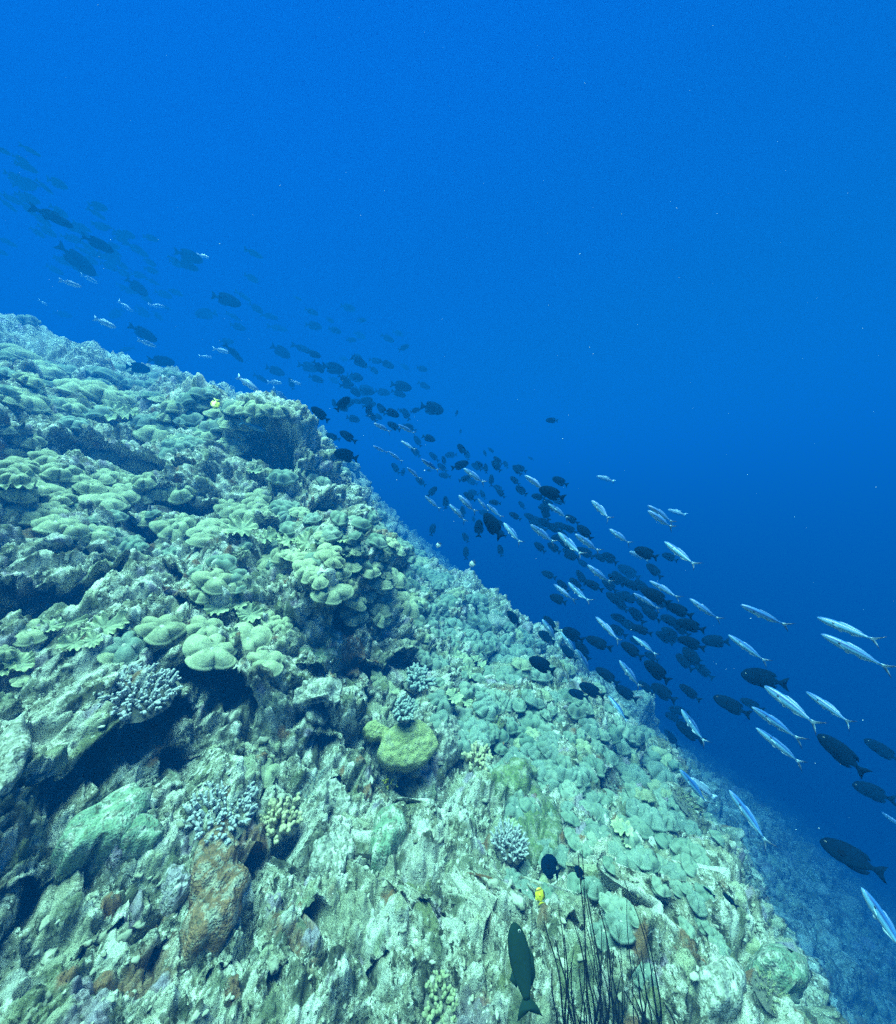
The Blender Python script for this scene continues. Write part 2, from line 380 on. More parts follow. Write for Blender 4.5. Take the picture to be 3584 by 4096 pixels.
def cap_mesh(seed, kind, nt=96):
    r = np.random.default_rng(seed)
    th = np.linspace(0, 2*math.pi, nt, endpoint=False)
    if kind == 'puffy':
        k = int(r.integers(4, 7)); ph = r.uniform(0, 6.3, 5)
        lobe = np.abs(np.cos(k*th/2+ph[0]+.8*np.sin(th+ph[3])))**.6          # rounded lobes with tight creases
        Rr = .70+.30*lobe+.07*np.cos(2*th+ph[1])+.05*np.cos(3*th+ph[2])
        fold = (.10+.05*r.random())*(lobe-.6)+.05*np.cos(2*th+ph[4]); thick = .26; droop = .34; dim = .16; cr_ = .8
    else:
        k = int(r.integers(4, 7)); ph = r.uniform(0, 6.3, 5)
        lobe = .5+.5*np.cos(k*th+ph[0]+.9*np.sin(2*th+ph[3]))
        Rr = .84+.10*lobe+.09*np.cos(2*th+ph[1])+.06*np.cos(3*th+ph[2])+.03*np.cos(2*k*th+ph[3])
        fold = .28*(lobe-.5)+.10*np.cos(3*th+ph[4])+.08*np.cos((2*k+1)*th+ph[2]); thick = .07; droop = -.20; dim = .2; cr_ = .4
    rows = []
    S = np.r_[np.linspace(.04, .86, 13), np.linspace(.9, 1.0, 5)]
    for s in S:                                         # top surface
        rad = Rr*s; z = -droop*s**2.4-dim*np.exp(-(s/.3)**2)*cr_+fold*s**1.8
        if kind == 'puffy':
            z = z+.15*np.sin(np.clip(s, 0, 1)**1.3*math.pi)*(.75+.25*lobe)-.20*(1-lobe)*s**3
        rows.append(np.c_[rad*np.cos(th), rad*np.sin(th), z])
    if kind != 'puffy':
        for q_, s_ in zip(rows, S): q_[:, 2] += .13*s_**4*np.sin((2*k+3)*th+ph[1]); q_[:, :2] *= (1+.08*s_**4*np.cos((2*k+3)*th+ph[1]))[:, None]
    rim = rows[-1]
    for a in np.linspace(30, 180, 6):                   # rolled rim
        a = R(a); q = rim.copy(); out = thick*(math.sin(a))*.5; f = 1+out/np.maximum(Rr, .3)
        q[:, 0] *= f; q[:, 1] *= f; q[:, 2] += -thick*.5*(1-math.cos(a)); rows.append(q)
    low = rows[-1]
    for s in (.8, .55, .32):                            # underside back to the stalk
        q = low.copy(); q[:, 0] *= s; q[:, 1] *= s; q[:, 2] = low[:, 2]*s**1.5-(1-s)*.14; rows.append(q)
    V = np.concatenate(rows); n = len(rows)
    V = V+.02*np.c_[vnoise(V*3+seed), vnoise(V*3+seed+9), 1.5*vnoise(V*3.4+seed+20)]
    ii = np.arange(n*nt).reshape(n, nt); nxt = np.roll(ii, -1, axis=1)
    Fq = np.stack([ii[:-1], nxt[:-1], nxt[1:], ii[1:]], axis=-1).reshape(-1, 4)[:, ::-1]
    V = np.r_[V, [[0, 0, V[:nt, 2].mean()-.004]]]
    F = [tuple(f) for f in Fq]+[(int(nxt[0, j]), int(len(V)-1), int(ii[0, j]))[::-1] for j in range(nt)]
    cl = np.tile(np.array([[.26,.30,.19]]), (len(V), 1)); rw_ = np.zeros(n); rw_[9:13] = np.linspace(.1, .6, 4); rw_[13:22] = 1; rw_[22:] = .4
    wgt = np.r_[np.repeat(rw_, nt), [0]][:, None]; cl = cl*(1-wgt)+np.array([[.46,.50,.29]])*wgt
    return mesh_np('cap', V, F, True, cl)
def stalk_mesh(seed):
    b = MB(); h = .75
    b.tube([(0.05*math.sin(seed), 0, -h), (0.03*math.sin(seed), 0, -.5), (0, 0, -.28), (0, 0, -.1)], [.36, .30, .28, .36], 18)
    return b.mesh('stalk')
CAPS = {'p': [cap_mesh(20+i, 'puffy') for i in range(12)], 'r': [cap_mesh(60+i, 'ruffle') for i in range(7)]}
STALKS = [stalk_mesh(i) for i in range(3)]
_capcache = {}
def with_mat(me, mat):
    key = (me.name, mat.name)
    if key not in _capcache:
        c = me.copy(); c.materials.clear(); c.materials.append(mat); _capcache[key] = c
    return _capcache[key]
for s in STALKS: s.materials.append(M_stalk)
L1 = """110,325,170 285,430,170 40,440,110 160,600,200 40,590,120 480,545,200 620,560,160 700,590,140 810,590,110 880,730,120 760,700,110r 660,690,120r 960,810,190 1060,840,90 1230,810,110
1150,770,90r 1040,640,110 1330,690,120 1440,660,130 1550,650,140 1640,660,110 1560,720,120 1470,720,120 1380,740,110 1390,880,130 1560,915,100r 1520,1025,60r 165,835,120 60,900,100 170,920,150 300,960,170 240,1010,180
360,1030,150 120,1000,150 80,1060,140 80,1100,150r 120,1150,170 250,1140,170 370,1150,160 540,1120,130 530,1165,90r 350,1190,120 880,1000,190 620,1215,150 690,1190,160 760,1160,150 840,1180,120
740,1080,110 870,1080,100 980,1140,120 1080,1150,130 620,1060,120 450,1060,110 160,1280,200 320,1270,180 200,1360,190 330,1350,180 430,1370,140 560,1400,150 640,1390,90 900,1310,110 1030,1380,190 1080,1340,130
1240,1380,130 1210,1440,110 1300,1350,100 1440,1390,140r 1330,1320,100r 1400,1255,90 1540,1200,130 1490,1280,150 1580,1270,80 1370,1250,110 1590,1440,110r 1640,1480,130 1600,1570,110 1700,1570,90 1750,1440,90r
60,300,90 180,480,110 420,640,130 300,700,120 460,740,110 30,770,100 1180,640,100 930,590,90 1010,700,90 1100,720,80 1280,740,90"""
L2 = """1280,190,180 1390,200,120 1220,260,130 1190,330,90r 1310,360,120r 1430,320,90r 1490,395,110r 1600,440,120 1690,450,80 1480,550,200 1380,500,55r 1590,680,150 1040,530,160 1250,620,260 1230,480,170 740,590,200 860,550,200 960,480,190
420,455,150r 300,470,110r 170,500,160 640,480,160r 440,570,120r 560,550,90r 120,690,130r 30,720,100r 140,780,100 30,610,90 1580,1340,140 690,610,150"""
LM = """70,250,90r 190,270,110r 40,330,100 110,340,110 200,370,120 30,385,90 290,230,80 380,240,80r 460,300,80 320,320,110 340,360,100 420,320,70r 450,390,120 190,420,130 260,470,110 330,550,170 370,430,110 430,480,100
570,420,110 640,490,140 650,440,90 720,470,110 790,500,90 480,610,100 470,690,130 620,630,150 630,690,110 780,630,180 860,620,90 690,600,90 540,570,90 920,640,90 930,690,100 930,740,100 1000,720,90 900,820,60 980,820,90
1060,860,90 1060,800,80 1130,830,90 1120,770,90 1190,810,80 1240,850,80 1290,830,90 1160,740,80 1080,740,80 1000,770,70 1040,600,80 970,510,60 950,450,80 880,380,90 1000,480,80 1070,370,60 985,985,110 1065,930,65r
1130,960,90 1220,930,90 1200,980,75r 1150,1035,70r 1320,960,90 1390,910,90 1470,980,80 1440,930,80 990,1210,130 1060,1180,75r 1130,1210,65r 1075,1280,60r 1210,1160,90 1250,1190,80 1270,1250,110 1260,1310,80 990,1330,110
1110,1390,130 1200,1370,130 1220,1430,100 1100,1450,120 1430,1550,130 1470,1480,100 1530,1480,110 1600,1520,110 1660,1520,90 1650,1450,100 1540,1410,90 1620,1620,140 1700,1710,130 1740,1620,120 620,1080,90 700,1150,120
1550,1200,90 1400,1340,90 1590,1040,90 1740,1000,90 1350,890,80 1400,960,80 1500,900,80 1540,970,80 1430,1080,80 1680,1190,90 1610,1170,80 1720,1090,70 1510,830,70 1380,830,70 1290,760,70 1220,760,70 1330,690,70
150,80,90 230,110,80 80,100,90 860,330,80 800,320,70 740,300,70 700,260,70 620,170,90 740,160,70 820,200,70 560,240,70 640,330,70 1100,560,70 1180,590,60 1010,660,60 1230,680,60 1400,760,60 1450,800,60 1580,860,60"""
LR = """470,300,110 490,370,100 520,420,100 600,540,100 700,120,120 750,180,110 690,230,90 640,190,90 500,140,90 540,20,110 760,290,110 830,310,100 860,350,90 960,300,130 960,400,110 1010,330,100 850,420,90 820,510,120 900,560,150 1000,570,120
980,640,90 600,680,150 740,790,180 840,790,120 880,70,120 800,60,110 980,200,110 100,520,150 30,570,90 60,620,80r 290,750,110 390,790,110 160,860,80 70,930,110 160,1020,150 230,920,90 410,500,80 720,640,100r 740,700,65r
1560,1370,210 1680,1500,200 1310,1340,100 1060,480,100 1080,590,100 1160,640,90 900,240,90 330,100,90 270,60,90 1050,900,120 1180,1060,110 560,960,130 720,1200,150 860,1480,140 620,1250,130"""
CORALS = []
for txt, ox, oy in ((L1, 0, 1200), (L2, 0, 2200), (LM, 1100, 2000), (LR, 2000, 2896)):
    for q in txt.split():
        r_ = q.endswith('r'); a, b, c = map(float, q.rstrip('r').split(','))
        CORALS.append((ox+a*.6696, oy+b*.6696, c*.6696, 'r' if r_ else 'p'))
LAND_C = [(60,1420,'on the far top-left slope'),(330,1560,'on the upper-left ridge line'),(560,1600,'below the pair of pale blue fish'),(620,1760,'beside the dark band under the ridge'),(900,1660,'on top of the central outcrop'),(1080,1640,'on the outcrop crest beneath the yellow fish'),
 (1000,1800,'on the face of the central outcrop'),(90,1800,'at the left edge above the grey shelf'),(180,1860,'on the upper grey-green shelf at left'),(60,1950,'at the left edge on the coral shelf'),(240,1970,'in the middle of the left coral shelf'),(480,1960,'right of the left coral shelf'),(580,1870,'beneath the dark band'),(700,1970,'on the right end of the left shelf'),
 (140,2090,'on the lower left shelf by the edge'),(330,2110,'above the left dark cave'),(600,2080,'right above the wide left overhang'),(740,2120,'on the hump left of centre'),(860,2100,'on the hump above the finger coral'),(1010,2040,'on the slope below the outcrop'),(1090,2180,'on the yellow-rimmed shelf near the centre'),(1160,2260,'left of the bulbous coral row'),
 (830,2350,'above the large tan coral'),(900,2430,'among yellow frills over the large tan coral'),(820,2600,'beside the large tan coral'),(1000,2560,'to the right of the large tan coral'),(560,2560,'in the pale row left of the tan coral'),(300,2530,'on the frilled shelf at left'),(60,2650,'at the left edge below the cave'),
 (1240,2220,'on the shoulder with yellow ruffles'),(1330,2290,'at the top of the central bulbous row'),(1320,2370,'in the central bulbous row'),(1430,2450,'at the lower end of the bulbous row'),(1520,2300,'on the slope behind the bulbous row'),(1530,2430,'among the big flower-shaped caps'),(1640,2420,'at the right end of the flower-shaped caps'),(1200,2080,'on the hazy slope under the outcrop'),(1580,2130,'on the hazy ridge line'),
 (1720,2270,'on the hazy crest by the open water'),(1750,2480,'on the middle slope right of the caps'),(1850,2560,'on the grey-green field of small caps'),(1950,2560,'right of the field of small caps'),(1740,2560,'above the dark central hollow'),(1830,2650,'by the yellow frilled corals'),(1960,2640,'below the pale round boulder'),(2070,2610,'on the reef edge under the dark fish'),(2080,2680,'along the right reef edge'),
 (1790,2820,'beside the small branching colony'),(1900,2800,'below the yellow frilled corals'),(1940,2860,'above the double grey caps'),(1870,2930,'right of the yellow plate coral'),(2000,2900,'right of the double grey caps'),(2140,2780,'on the right reef edge beside the fish shoal'),(2220,2700,'at the far right reef edge'),
 (2080,3020,'above the green algae patch'),(2190,3010,'at the top of the right grey cap field'),(2200,3110,'right of the green algae patch'),(2320,3120,'in the chain of grey caps'),(2390,3200,'at the lower end of the grey cap chain'),(2470,3000,'near the upper right reef edge'),(2520,3100,'in the right reef edge clump'),(2650,3110,'beside the fan-shaped table coral'),(2590,3260,'below the fan-shaped table coral'),
 (2060,3260,'left of the green algae patch'),(2420,3360,'above the black sea whips'),(2520,3430,'below the white frilled coral'),(2200,3400,'around the round black hole'),(2080,3530,'left of the yellow butterflyfish'),(2420,3700,'among the sea whips'),(2750,3500,'on the shaded lower right slope'),(3050,3850,'on the bottom right reef edge')]
rc = random.Random(3); items = []
def place_coral(px, py, w, k):
    h = hit(px, py)
    if h is None: return
    p, n, gn = h
    dist = p.y
    if dist > 11: return
    size = .5*w*dist/FPX*(1.34 if w < 110 else 1.2)
    # off-axis things look stretched through this lens
    ax = math.hypot(px-1792, py-2048)/FPX; size /= (1+.12*ax*ax)
    up = (n*.7+Vector((0, 0, .55))-p.normalized()*(.5 if px < 1700 else .25)+Vector((.1, 0, 0))+Vector((rc.uniform(-.2, .2), rc.uniform(-.2, .2), 0))).normalized()
    if k == 'r': up = (up+Vector((rc.uniform(-.2, .2), -.25, 0))).normalized()
    Mx = up.to_track_quat('Z', 'Y').to_matrix().to_4x4() @ Matrix.Rotation(rc.uniform(0, 6.28), 4, 'Z')
    Mx = Matrix.Translation(p+up*size*(.42 if k == 'p' else .38)) @ Mx @ Matrix.Diagonal((size*rc.uniform(.9, 1.12), size*rc.uniform(.85, 1.08), size*((rc.uniform(.5, 1.1) if px < 1700 else rc.uniform(.95, 1.35)) if k == 'p' else rc.uniform(.85, 1.2)), 1))
    mat = M_frill if k == 'r' else (M_leatherY if rc.random() < (.9 if px < 1700 else .12) else M_leatherG)
    cm = with_mat(rc.choice(CAPS[k]), mat)
    if w > 62:
        o = empty('leather_coral', Mx); link('cap', cm, None, o); link('stalk', rc.choice(STALKS), None, o)
    else:
        o = link('leather_coral', cm); o.matrix_world = Mx
    tag(o, None, 'coral', 'leather corals growing on the reef slope')
    adj = ('ruffled yellow-rimmed' if k == 'r' else ('large ' if w > 100 else 'small ' if w < 62 else '')+('olive' if mat is M_leatherY else 'grey-green'))
    items.append((px, py, o, adj))
for c in CORALS: place_coral(*c)
ordinal_labels(items, LAND_C, 'leather coral', 8)

# the small caps beyond the counted ones: one field
CAPS_LO = [cap_mesh(120+i, 'puffy', 40) for i in range(5)]
def cap_field():
    V = []; Fq = []; nb = 0; co = []
    polys = [((1650,2350),(2250,2900),140,70),((1950,2700),(2600,3250),150,110),((1250,2050),(1700,2300),110,110),((2250,3050),(2750,3600),150,60),((100,1450),(900,1750),110,60),((200,1900),(900,2250),100,30)]
    rr_ = np.random.default_rng(2); rest = []
    for me in CAPS_LO:
        c = np.zeros(len(me.vertices)*3, np.float32); me.vertices.foreach_get('co', c)
        rest.append((c.reshape(-1, 3), [tuple(p.vertices) for p in me.polygons]))
    for (a, b, spread, n) in polys:
        for i in range(n):
            t = rr_.random(); px = a[0]+(b[0]-a[0])*t+rr_.normal(0, spread); py = a[1]+(b[1]-a[1])*t+rr_.normal(0, spread)
            h = hit(px, py)
            if h is None or h[0].y > 9 or h[2].z < -.1: continue
            p, nrm, gn = h; w = rr_.uniform(38, 78)*(1 if px > 1200 else 1.2); size = .5*w*p.y/FPX*1.25
            up = (nrm*.8+Vector((rr_.normal(0, .2), -.35+rr_.normal(0, .2), .5))).normalized()
            M3 = np.array(up.to_track_quat('Z', 'Y').to_matrix() @ Matrix.Rotation(rr_.uniform(0, 6.28), 3, 'Z'))
            c, f = rest[rr_.integers(5)]
            V.append((c*np.array([1, rr_.uniform(.7, 1), 1])) @ M3.T*size+np.array(p+up*size*.35)); Fq += [tuple(k+nb for k in q) for q in f]; nb += len(c)
    return mesh_np('leather_coral_field', np.concatenate(V), Fq)
M_field = noise_mat('small leather corals', (.12,.18,.13), (.28,.33,.25), 5, .5, 900, True, .9, 0, bdist=.002)
tag(link('leather_coral_field', cap_field(), M_field), kind='stuff')

# ------------------------------------------------------------------ branching corals
def limb_mesh(seed, style):
    r = random.Random(seed); b = MB()
    def grow(p, d, L, rad, depth):
        pts = [p]; n = 5; q = Vector(p); dd = Vector(d)
        for i in range(n):
            dd = (dd+Vector((r.uniform(-.22, .22), r.uniform(-.22, .22), r.uniform(-.05, .2)))).normalized(); q = q+dd*L/n; pts.append(q.copy())
        tip = {'staghorn': .5, 'fine': .7}.get(style, .95)
        rr = [rad*(1+(tip-1)*i/n) for i in range(n+1)]
        e = (pts[-1]-pts[-2]).normalized()
        pts += [pts[-1]+e*rr[-1]*.55, pts[-1]+e*rr[-1]*.85]; rr += [rr[-1]*.75, rr[-1]*.3]
        b.tube(pts, rr, 8)
        if depth > 0:
            for i in range(r.randint(2, 4) if style == 'staghorn' else r.randint(1, 2)):
                k = r.randint(1, n-1); a = r.uniform(0, 6.28)
                side = Vector((math.cos(a), math.sin(a), r.uniform(.5, 1.2))).normalized()
                grow(pts[k], (side+dd*.5).normalized(), L*r.uniform(.4, .6), rr[k]*.8, depth-1)
    if style == 'staghorn': grow(Vector((0, 0, 0)), Vector((0, 0, 1)), 1.0, .105, 2)
    elif style == 'fine': grow(Vector((0, 0, 0)), Vector((0, 0, 1)), .9, .125, 1)
    else: grow(Vector((0, 0, 0)), Vector((0, 0, 1)), .8, .17, 1)
    return b.mesh('branch')
LIMBS = {'staghorn': [limb_mesh(i, 'staghorn') for i in range(7)], 'finger': [limb_mesh(40+i, 'finger') for i in range(6)], 'fine': [limb_mesh(80+i, 'fine') for i in range(8)]}
def base_mesh(seed):
    r = np.random.default_rng(seed); n, m = 9, 22; V = []
    for i in range(n):
        a = i/(n-1)*math.pi/2
        for j in range(m):
            t = 2*math.pi*j/m; V.append((math.sin(a)*math.cos(t), math.sin(a)*math.sin(t), math.cos(a)*.5-.15))
    V = np.array(V); V *= (1+.18*fbm(V*1.8+seed, 3))[:, None]
    F = [(i*m+j, (i+1)*m+j, (i+1)*m+(j+1) % m, i*m+(j+1) % m) for i in range(n-1) for j in range(m)]
    return mesh_np('base', V, F)
BASES = [base_mesh(i) for i in range(4)]
M_lilac = noise_mat('pale lilac branching coral', (.32,.34,.34), (.54,.55,.53), 12, .5, 160, False, .9, .08)
M_cream = noise_mat('cream finger coral', (.34,.31,.17), (.56,.52,.32), 10, .4, 140, True, .9, .08, bdist=.004)
M_teal = noise_mat('grey branching coral', (.20,.26,.24), (.40,.46,.42), 14, .4, 140, True, .9, .08)
M_greenfinger = noise_mat('green finger coral', (.20,.22,.12), (.35,.37,.21), 10, .3, 140, True, .9, .08)
M_base = noise_mat('coral base', (.16,.17,.13), (.30,.30,.24), 12, .8, 60)
M_yellow = noise_mat('yellow sponge', (.55,.50,.03), (.75,.68,.08), 12, .3, 90)
def branching(name, cat, label, px, py, w, style, mat, n, flat=1.0, seed=0, spread=1.0, lift=.0):
    h = hit(px, py)
    if h is None: return None
    p, nrm, gn = h; r = random.Random(seed); s = .5*w*p.y/FPX
    up = (nrm*.6+Vector((.1, -.35, .6))).normalized()
    Q = up.to_track_quat('Z', 'Y').to_matrix().to_4x4()
    root = empty(name, Matrix.Translation(p+up*s*lift) @ Q); tag(root, label, cat)
    bs = link('base', with_mat(BASES[seed % 4], M_base), None, root); bs.matrix_local = Matrix.Diagonal((s*.7, s*.7, s*.5*flat, 1))
    for i in range(n):
        rr = math.sqrt((i+.5)/n)*.82*spread; a = i*2.39996+r.uniform(-.3, .3)
        d0 = Vector((rr*math.cos(a), rr*math.sin(a), 0)); dirn = (d0*(.75 if style == 'staghorn' else .7)+Vector((0, 0, .75))).normalized()
        L = s*r.uniform(.28, .42)*(flat**.5 if style == 'staghorn' else 1)*(.62 if n > 60 else 1)
        if style != 'staghorn': L = s*r.uniform(.40, .55)*(.62 if n > 60 else 1)
        m_ = Matrix.Translation(d0*s*.8+Vector((0, 0, s*(.05+.20*math.sqrt(max(0, 1-rr*rr)))*flat))) @ dirn.to_track_quat('Z', 'Y').to_matrix().to_4x4() @ Matrix.Rotation(r.uniform(0, 6.28), 4, 'Z') @ Matrix.Diagonal((L*1.15, L*1.15, L*(flat**.4), 1))
        bo = link('branch', with_mat(r.choice(LIMBS[style]), mat), None, root); bo.matrix_local = m_
    return root
SPECS = [
 ('staghorn_coral','coral','pale lilac staghorn coral thicket below the large tan leather coral',560,2770,330,'fine',M_lilac,99,.5,1),
 ('staghorn_coral','coral','low mat of pale lilac branching coral left of the cream finger coral',890,3240,340,'fine',M_lilac,99,.42,2),
 ('finger_coral','coral','cream finger coral with stubby rounded tips right of the lilac mat',1125,3290,190,'finger',M_cream,30,1,3),
 ('finger_coral','coral','cream finger coral above the green algae patch, right of the plate',1905,3060,150,'finger',M_cream,30,1,4),
 ('finger_coral','coral','brown-grey branching coral with the dark wrasse beside it',1665,2730,140,'finger',M_teal,34,1,5),
 ('branching_coral','coral','small grey-teal branching coral sitting on the yellow plate coral',1578,2930,112,'finger',M_teal,34,1,6),
 ('finger_coral','coral','white-tipped finger coral left of the lower green algae slope',2035,3390,170,'fine',M_lilac,60,1,7),
 ('table_coral','coral','fan-shaped green table coral at the right reef edge',2745,3215,150,'staghorn',M_greenfinger,34,.5,8),
 ('branching_coral','coral','small white branching coral beneath the yellow frilled corals',1820,2735,62,'staghorn',M_lilac,20,1,9),
 ('finger_coral','coral','green finger coral on the hump left of centre',965,2225,80,'finger',M_greenfinger,16,1,10),
 ('branching_coral','coral','pale grey branching coral at the top of the yellow plate',1590,2855,72,'staghorn',M_lilac,18,.8,11),
 ('branching_coral','coral','dark fine-branched coral on the edge above the white frilled coral',2440,3130,110,'staghorn',M_teal,26,.8,12),
 ('branching_coral','coral','dark spiky branching coral hanging on the central outcrop wall',1310,1790,90,'staghorn',M_teal,18,.9,13),
 ('branching_coral','coral','grey-green fine branching coral left of the cream finger coral patch',1250,3140,170,'staghorn',M_teal,40,.45,14),
 ('branching_coral','coral','pale hazy branching coral on the deep reef edge',2620,3020,120,'staghorn',M_teal,26,.7,15),
 ('finger_coral','coral','yellow-brown finger coral near the bottom edge, left of the whips',1760,4010,170,'finger',M_greenfinger,26,.8,16),
 ('branching_coral','coral','green branching coral in the bottom right corner of the reef',3080,3980,170,'staghorn',M_greenfinger,30,.6,17)]
for s_ in SPECS: branching(*s_, 1.0, 2.6 if 'sitting on' in s_[2] else (-.08 if s_[8] > 90 else 0.0))

# ------------------------------------------------------------------ encrusting plates and mats that follow the rock
def crust(name, label, cat, px, py, rx, ry, tilt, thick, mat, knob=0.0, seed=0, kf=9, wav=.16, flat=0.0, kind=None):
    n, m = 20, 72; a = R(tilt); pts = []
    r = np.random.default_rng(seed); ph = r.uniform(0, 6.3, 6)
    c = hit(px, py)
    if c is None: return None
    cp, cn, _ = c
    if flat >= 1: cn = (cn*.5-cp.normalized()*.75).normalized(); cp = cp*.965
    C3 = []
    for i in range(n+1):
        s = i/n
        for j in range(m):
            t = 2*math.pi*j/m; R_ = 1+wav*(math.sin(2*t+ph[0])+.7*math.sin(3*t+ph[1])+.5*math.sin(5*t+ph[2])+.35*math.sin(9*t+ph[3]))
            u = s*R_*rx*math.cos(t); v = s*R_*ry*math.sin(t)
            x = px+u*math.cos(a)-v*math.sin(a); y = py+u*math.sin(a)+v*math.cos(a)
            d = ray(x, y); den = d.dot(cn); k = cp.dot(cn)/den if abs(den) > .12 else cp.y    # plane through the centre
            k = min(max(k, cp.y*.7), cp.y*1.4)
            pp = d*k
            hh = hit(x, y)
            if hh is not None and abs(hh[0].y-k) < .35*cp.y: pp = pp.lerp(hh[0], .75*(1-flat))
            C3.append(pp)
    V = []
    for i in range(n+1):
        s = i/n
        for j in range(m):
            p = C3[i*m+j] if i else cp
            V.append(p+cn*(thick*(.35+.65*math.sqrt(max(0, 1-s**3)))))
    V = np.array([tuple(v) for v in V])
    for it in range(4):                                     # relax so the crust bridges the pits
        G = V.reshape(n+1, m, 3).copy()
        G[1:-1] = .4*G[1:-1]+.15*(G[:-2]+G[2:]+np.roll(G, 1, 1)[1:-1]+np.roll(G, -1, 1)[1:-1]); V = G.reshape(-1, 3)
    if knob:
        w, _ = worley(V*kf/(rx*cp.y/FPX)*.33+seed); V = V+np.array(cn)*(knob*(1-w))[:, None]
    rim = V[-m:]-np.array(cn)*thick*1.2; ctr = V.mean(axis=0); rim2 = ctr+(rim-ctr)*.93-np.array(cn)*thick*2.5
    V = np.r_[V, rim, rim2]
    ii = np.arange((n+3)*m).reshape(n+3, m); nxt = np.roll(ii, -1, axis=1)
    Fq = np.stack([ii[:-1], ii[1:], nxt[1:], nxt[:-1]], axis=-1).reshape(-1, 4)
    # normals towards the viewer
    v0 = V[Fq[m*8]]; fn = np.cross(v0[1]-v0[0], v0[2]-v0[0])
    if fn @ np.array(cn) < 0: Fq = Fq[:, ::-1]
    V0 = Vector(ctr); o = link(name, mesh_np(name, V-ctr, np.ascontiguousarray(Fq)), mat); o.location = V0
    return tag(o, label, cat, kind=kind)
M_plate = noise_mat('yellow plate coral', (.34,.37,.15), (.48,.50,.22), 40, .9, 260, True, .9, .05, bdist=.008, mottle=.3)
M_pgreen = noise_mat('green crust', (.10,.17,.10), (.27,.35,.25), 34, .9, 160, False, .95, .1, bdist=.006, mottle=.8)
M_algae = noise_mat('green algae mat', (.07,.11,.04), (.22,.27,.13), 40, .9, 170, False, .95, .1, bdist=.01, mottle=.45)
M_white = noise_mat('bleached crust', (.14,.15,.11), (.50,.50,.42), 42, .9, 150, False, .95, .1, bdist=.005, mottle=.8)
M_rust = noise_mat('rusty sponge', (.08,.05,.025), (.30,.17,.09), 45, .9, 140, False, .95, .1, bdist=.015, mottle=.45)
M_mauve = noise_mat('mauve crust', (.20,.18,.19), (.44,.40,.42), 40, .9, 140, False, .95, .1, bdist=.008, mottle=.8)
M_tan = noise_mat('tan leather', (.36,.33,.13), (.46,.44,.20), 9, .6, 110, True, .9, .05, bdist=.006)
crust('plate_coral','rounded yellow-green plate coral with a grey branching coral on top','coral',1630,2985,118,95,-5,.045,M_plate,.022,1,16,.05,1.0)
crust('plate_coral','smaller yellow lobe behind the branching coral, left of the white crust','coral',1505,2925,48,40,20,.04,M_plate,.01,2,14,.1,1.0)
crust('encrusting_coral','white bleached crust at the top right of the yellow plate','coral',1625,2880,55,38,10,.05,M_white,.02,3,10,.1,.4)
crust('encrusting_coral','large pale green slab leaning in the shade at lower left','coral',420,3300,210,85,-38,.05,M_pgreen,.012,4,8,.12,.6)
crust('encrusting_coral','small green slab below the large leaning one at lower left','coral',560,3350,90,55,-30,.04,M_pgreen,.012,5,8,.12,.5)
crust('encrusting_coral','pale green disc half covered by white sand, bottom centre','coral',1550,3330,65,95,10,.035,M_pgreen,.008,6,8,.12,.4)
crust('algae_mat','upper smooth green algae patch between the grey caps','algae',2060,3110,85,60,20,.03,M_algae,.012,7,8,.16,.05)
crust('algae_mat','lower green algae patch running down to the black hole','algae',2150,3290,75,165,-18,.03,M_algae,.012,8,8,.16,.05)
crust('encrusting_sponge','rusty brown sponge slab with pale specks, lower left','sponge',855,3580,125,220,15,.04,M_rust,.02,9,8,.2,.15)
crust('encrusting_sponge','orange-brown sponge cap just under the lilac branching mat','sponge',890,3420,70,40,-10,.03,M_rust,.02,10,8,.2,.15)
crust('encrusting_coral','mauve crust at the left of the rusty sponge slab','coral',700,3560,50,80,30,.035,M_mauve,.015,11,7,.2,.15)
crust('encrusting_coral','pale green rubble face with rust flecks near the centre','coral',1270,2600,110,80,25,.03,M_pgreen,.03,12,8,.2,.15)
crust('boulder_coral','pale round coral head at the reef edge by a vertical dark fish','coral',1990,2475,48,38,10,.07,M_white,.01,13,8,.08,.6)
crust('encrusting_coral','pale cream mound at the far left edge','coral',20,3060,70,150,20,.06,M_white,.01,14,6,.1,.5)
crust('encrusting_coral','white crusted knob with brown pits left of the yellow plate','coral',1270,2800,100,75,30,.04,M_white,.035,15,8,.2,.15)
crust('encrusting_coral','pale speckled white crust right of the yellow plate','coral',1790,2960,45,80,-15,.04,M_white,.03,16,8,.2,.15)
crust('encrusting_coral','white crust on the slope just below the cream finger coral','coral',1330,3210,70,55,10,.04,M_white,.03,17,8,.2,.15)
crust('encrusting_coral','pale green knob over the left dark cave mouth','coral',1330,3430,75,85,0,.03,M_white,.03,18,8,.2,.15)
crust('encrusting_coral','large pale sheet along the bottom right reef edge','coral',3130,3880,110,55,48,.05,M_pgreen,.01,19,6,.12,.5)
crust('encrusting_coral','big pale smooth coral sheet in the bottom right','coral',2880,3960,80,120,-25,.05,M_white,.01,20,6,.12,.5)
crust('boulder_coral','small white round coral head at the right reef edge','coral',2235,2700,20,13,10,.05,M_white,.0,21,6,.05,.6)
crust('leather_sheet','rust-red patch on the rock ridge right of the green rubble face','sponge',1400,2600,40,110,-20,.02,M_rust,.02,22,14,.2,.2)
sp = branching('yellow_sponge','sponge','bright yellow branching sponge under the plate coral',1560,3130,75,'finger',M_yellow,11,1,31)
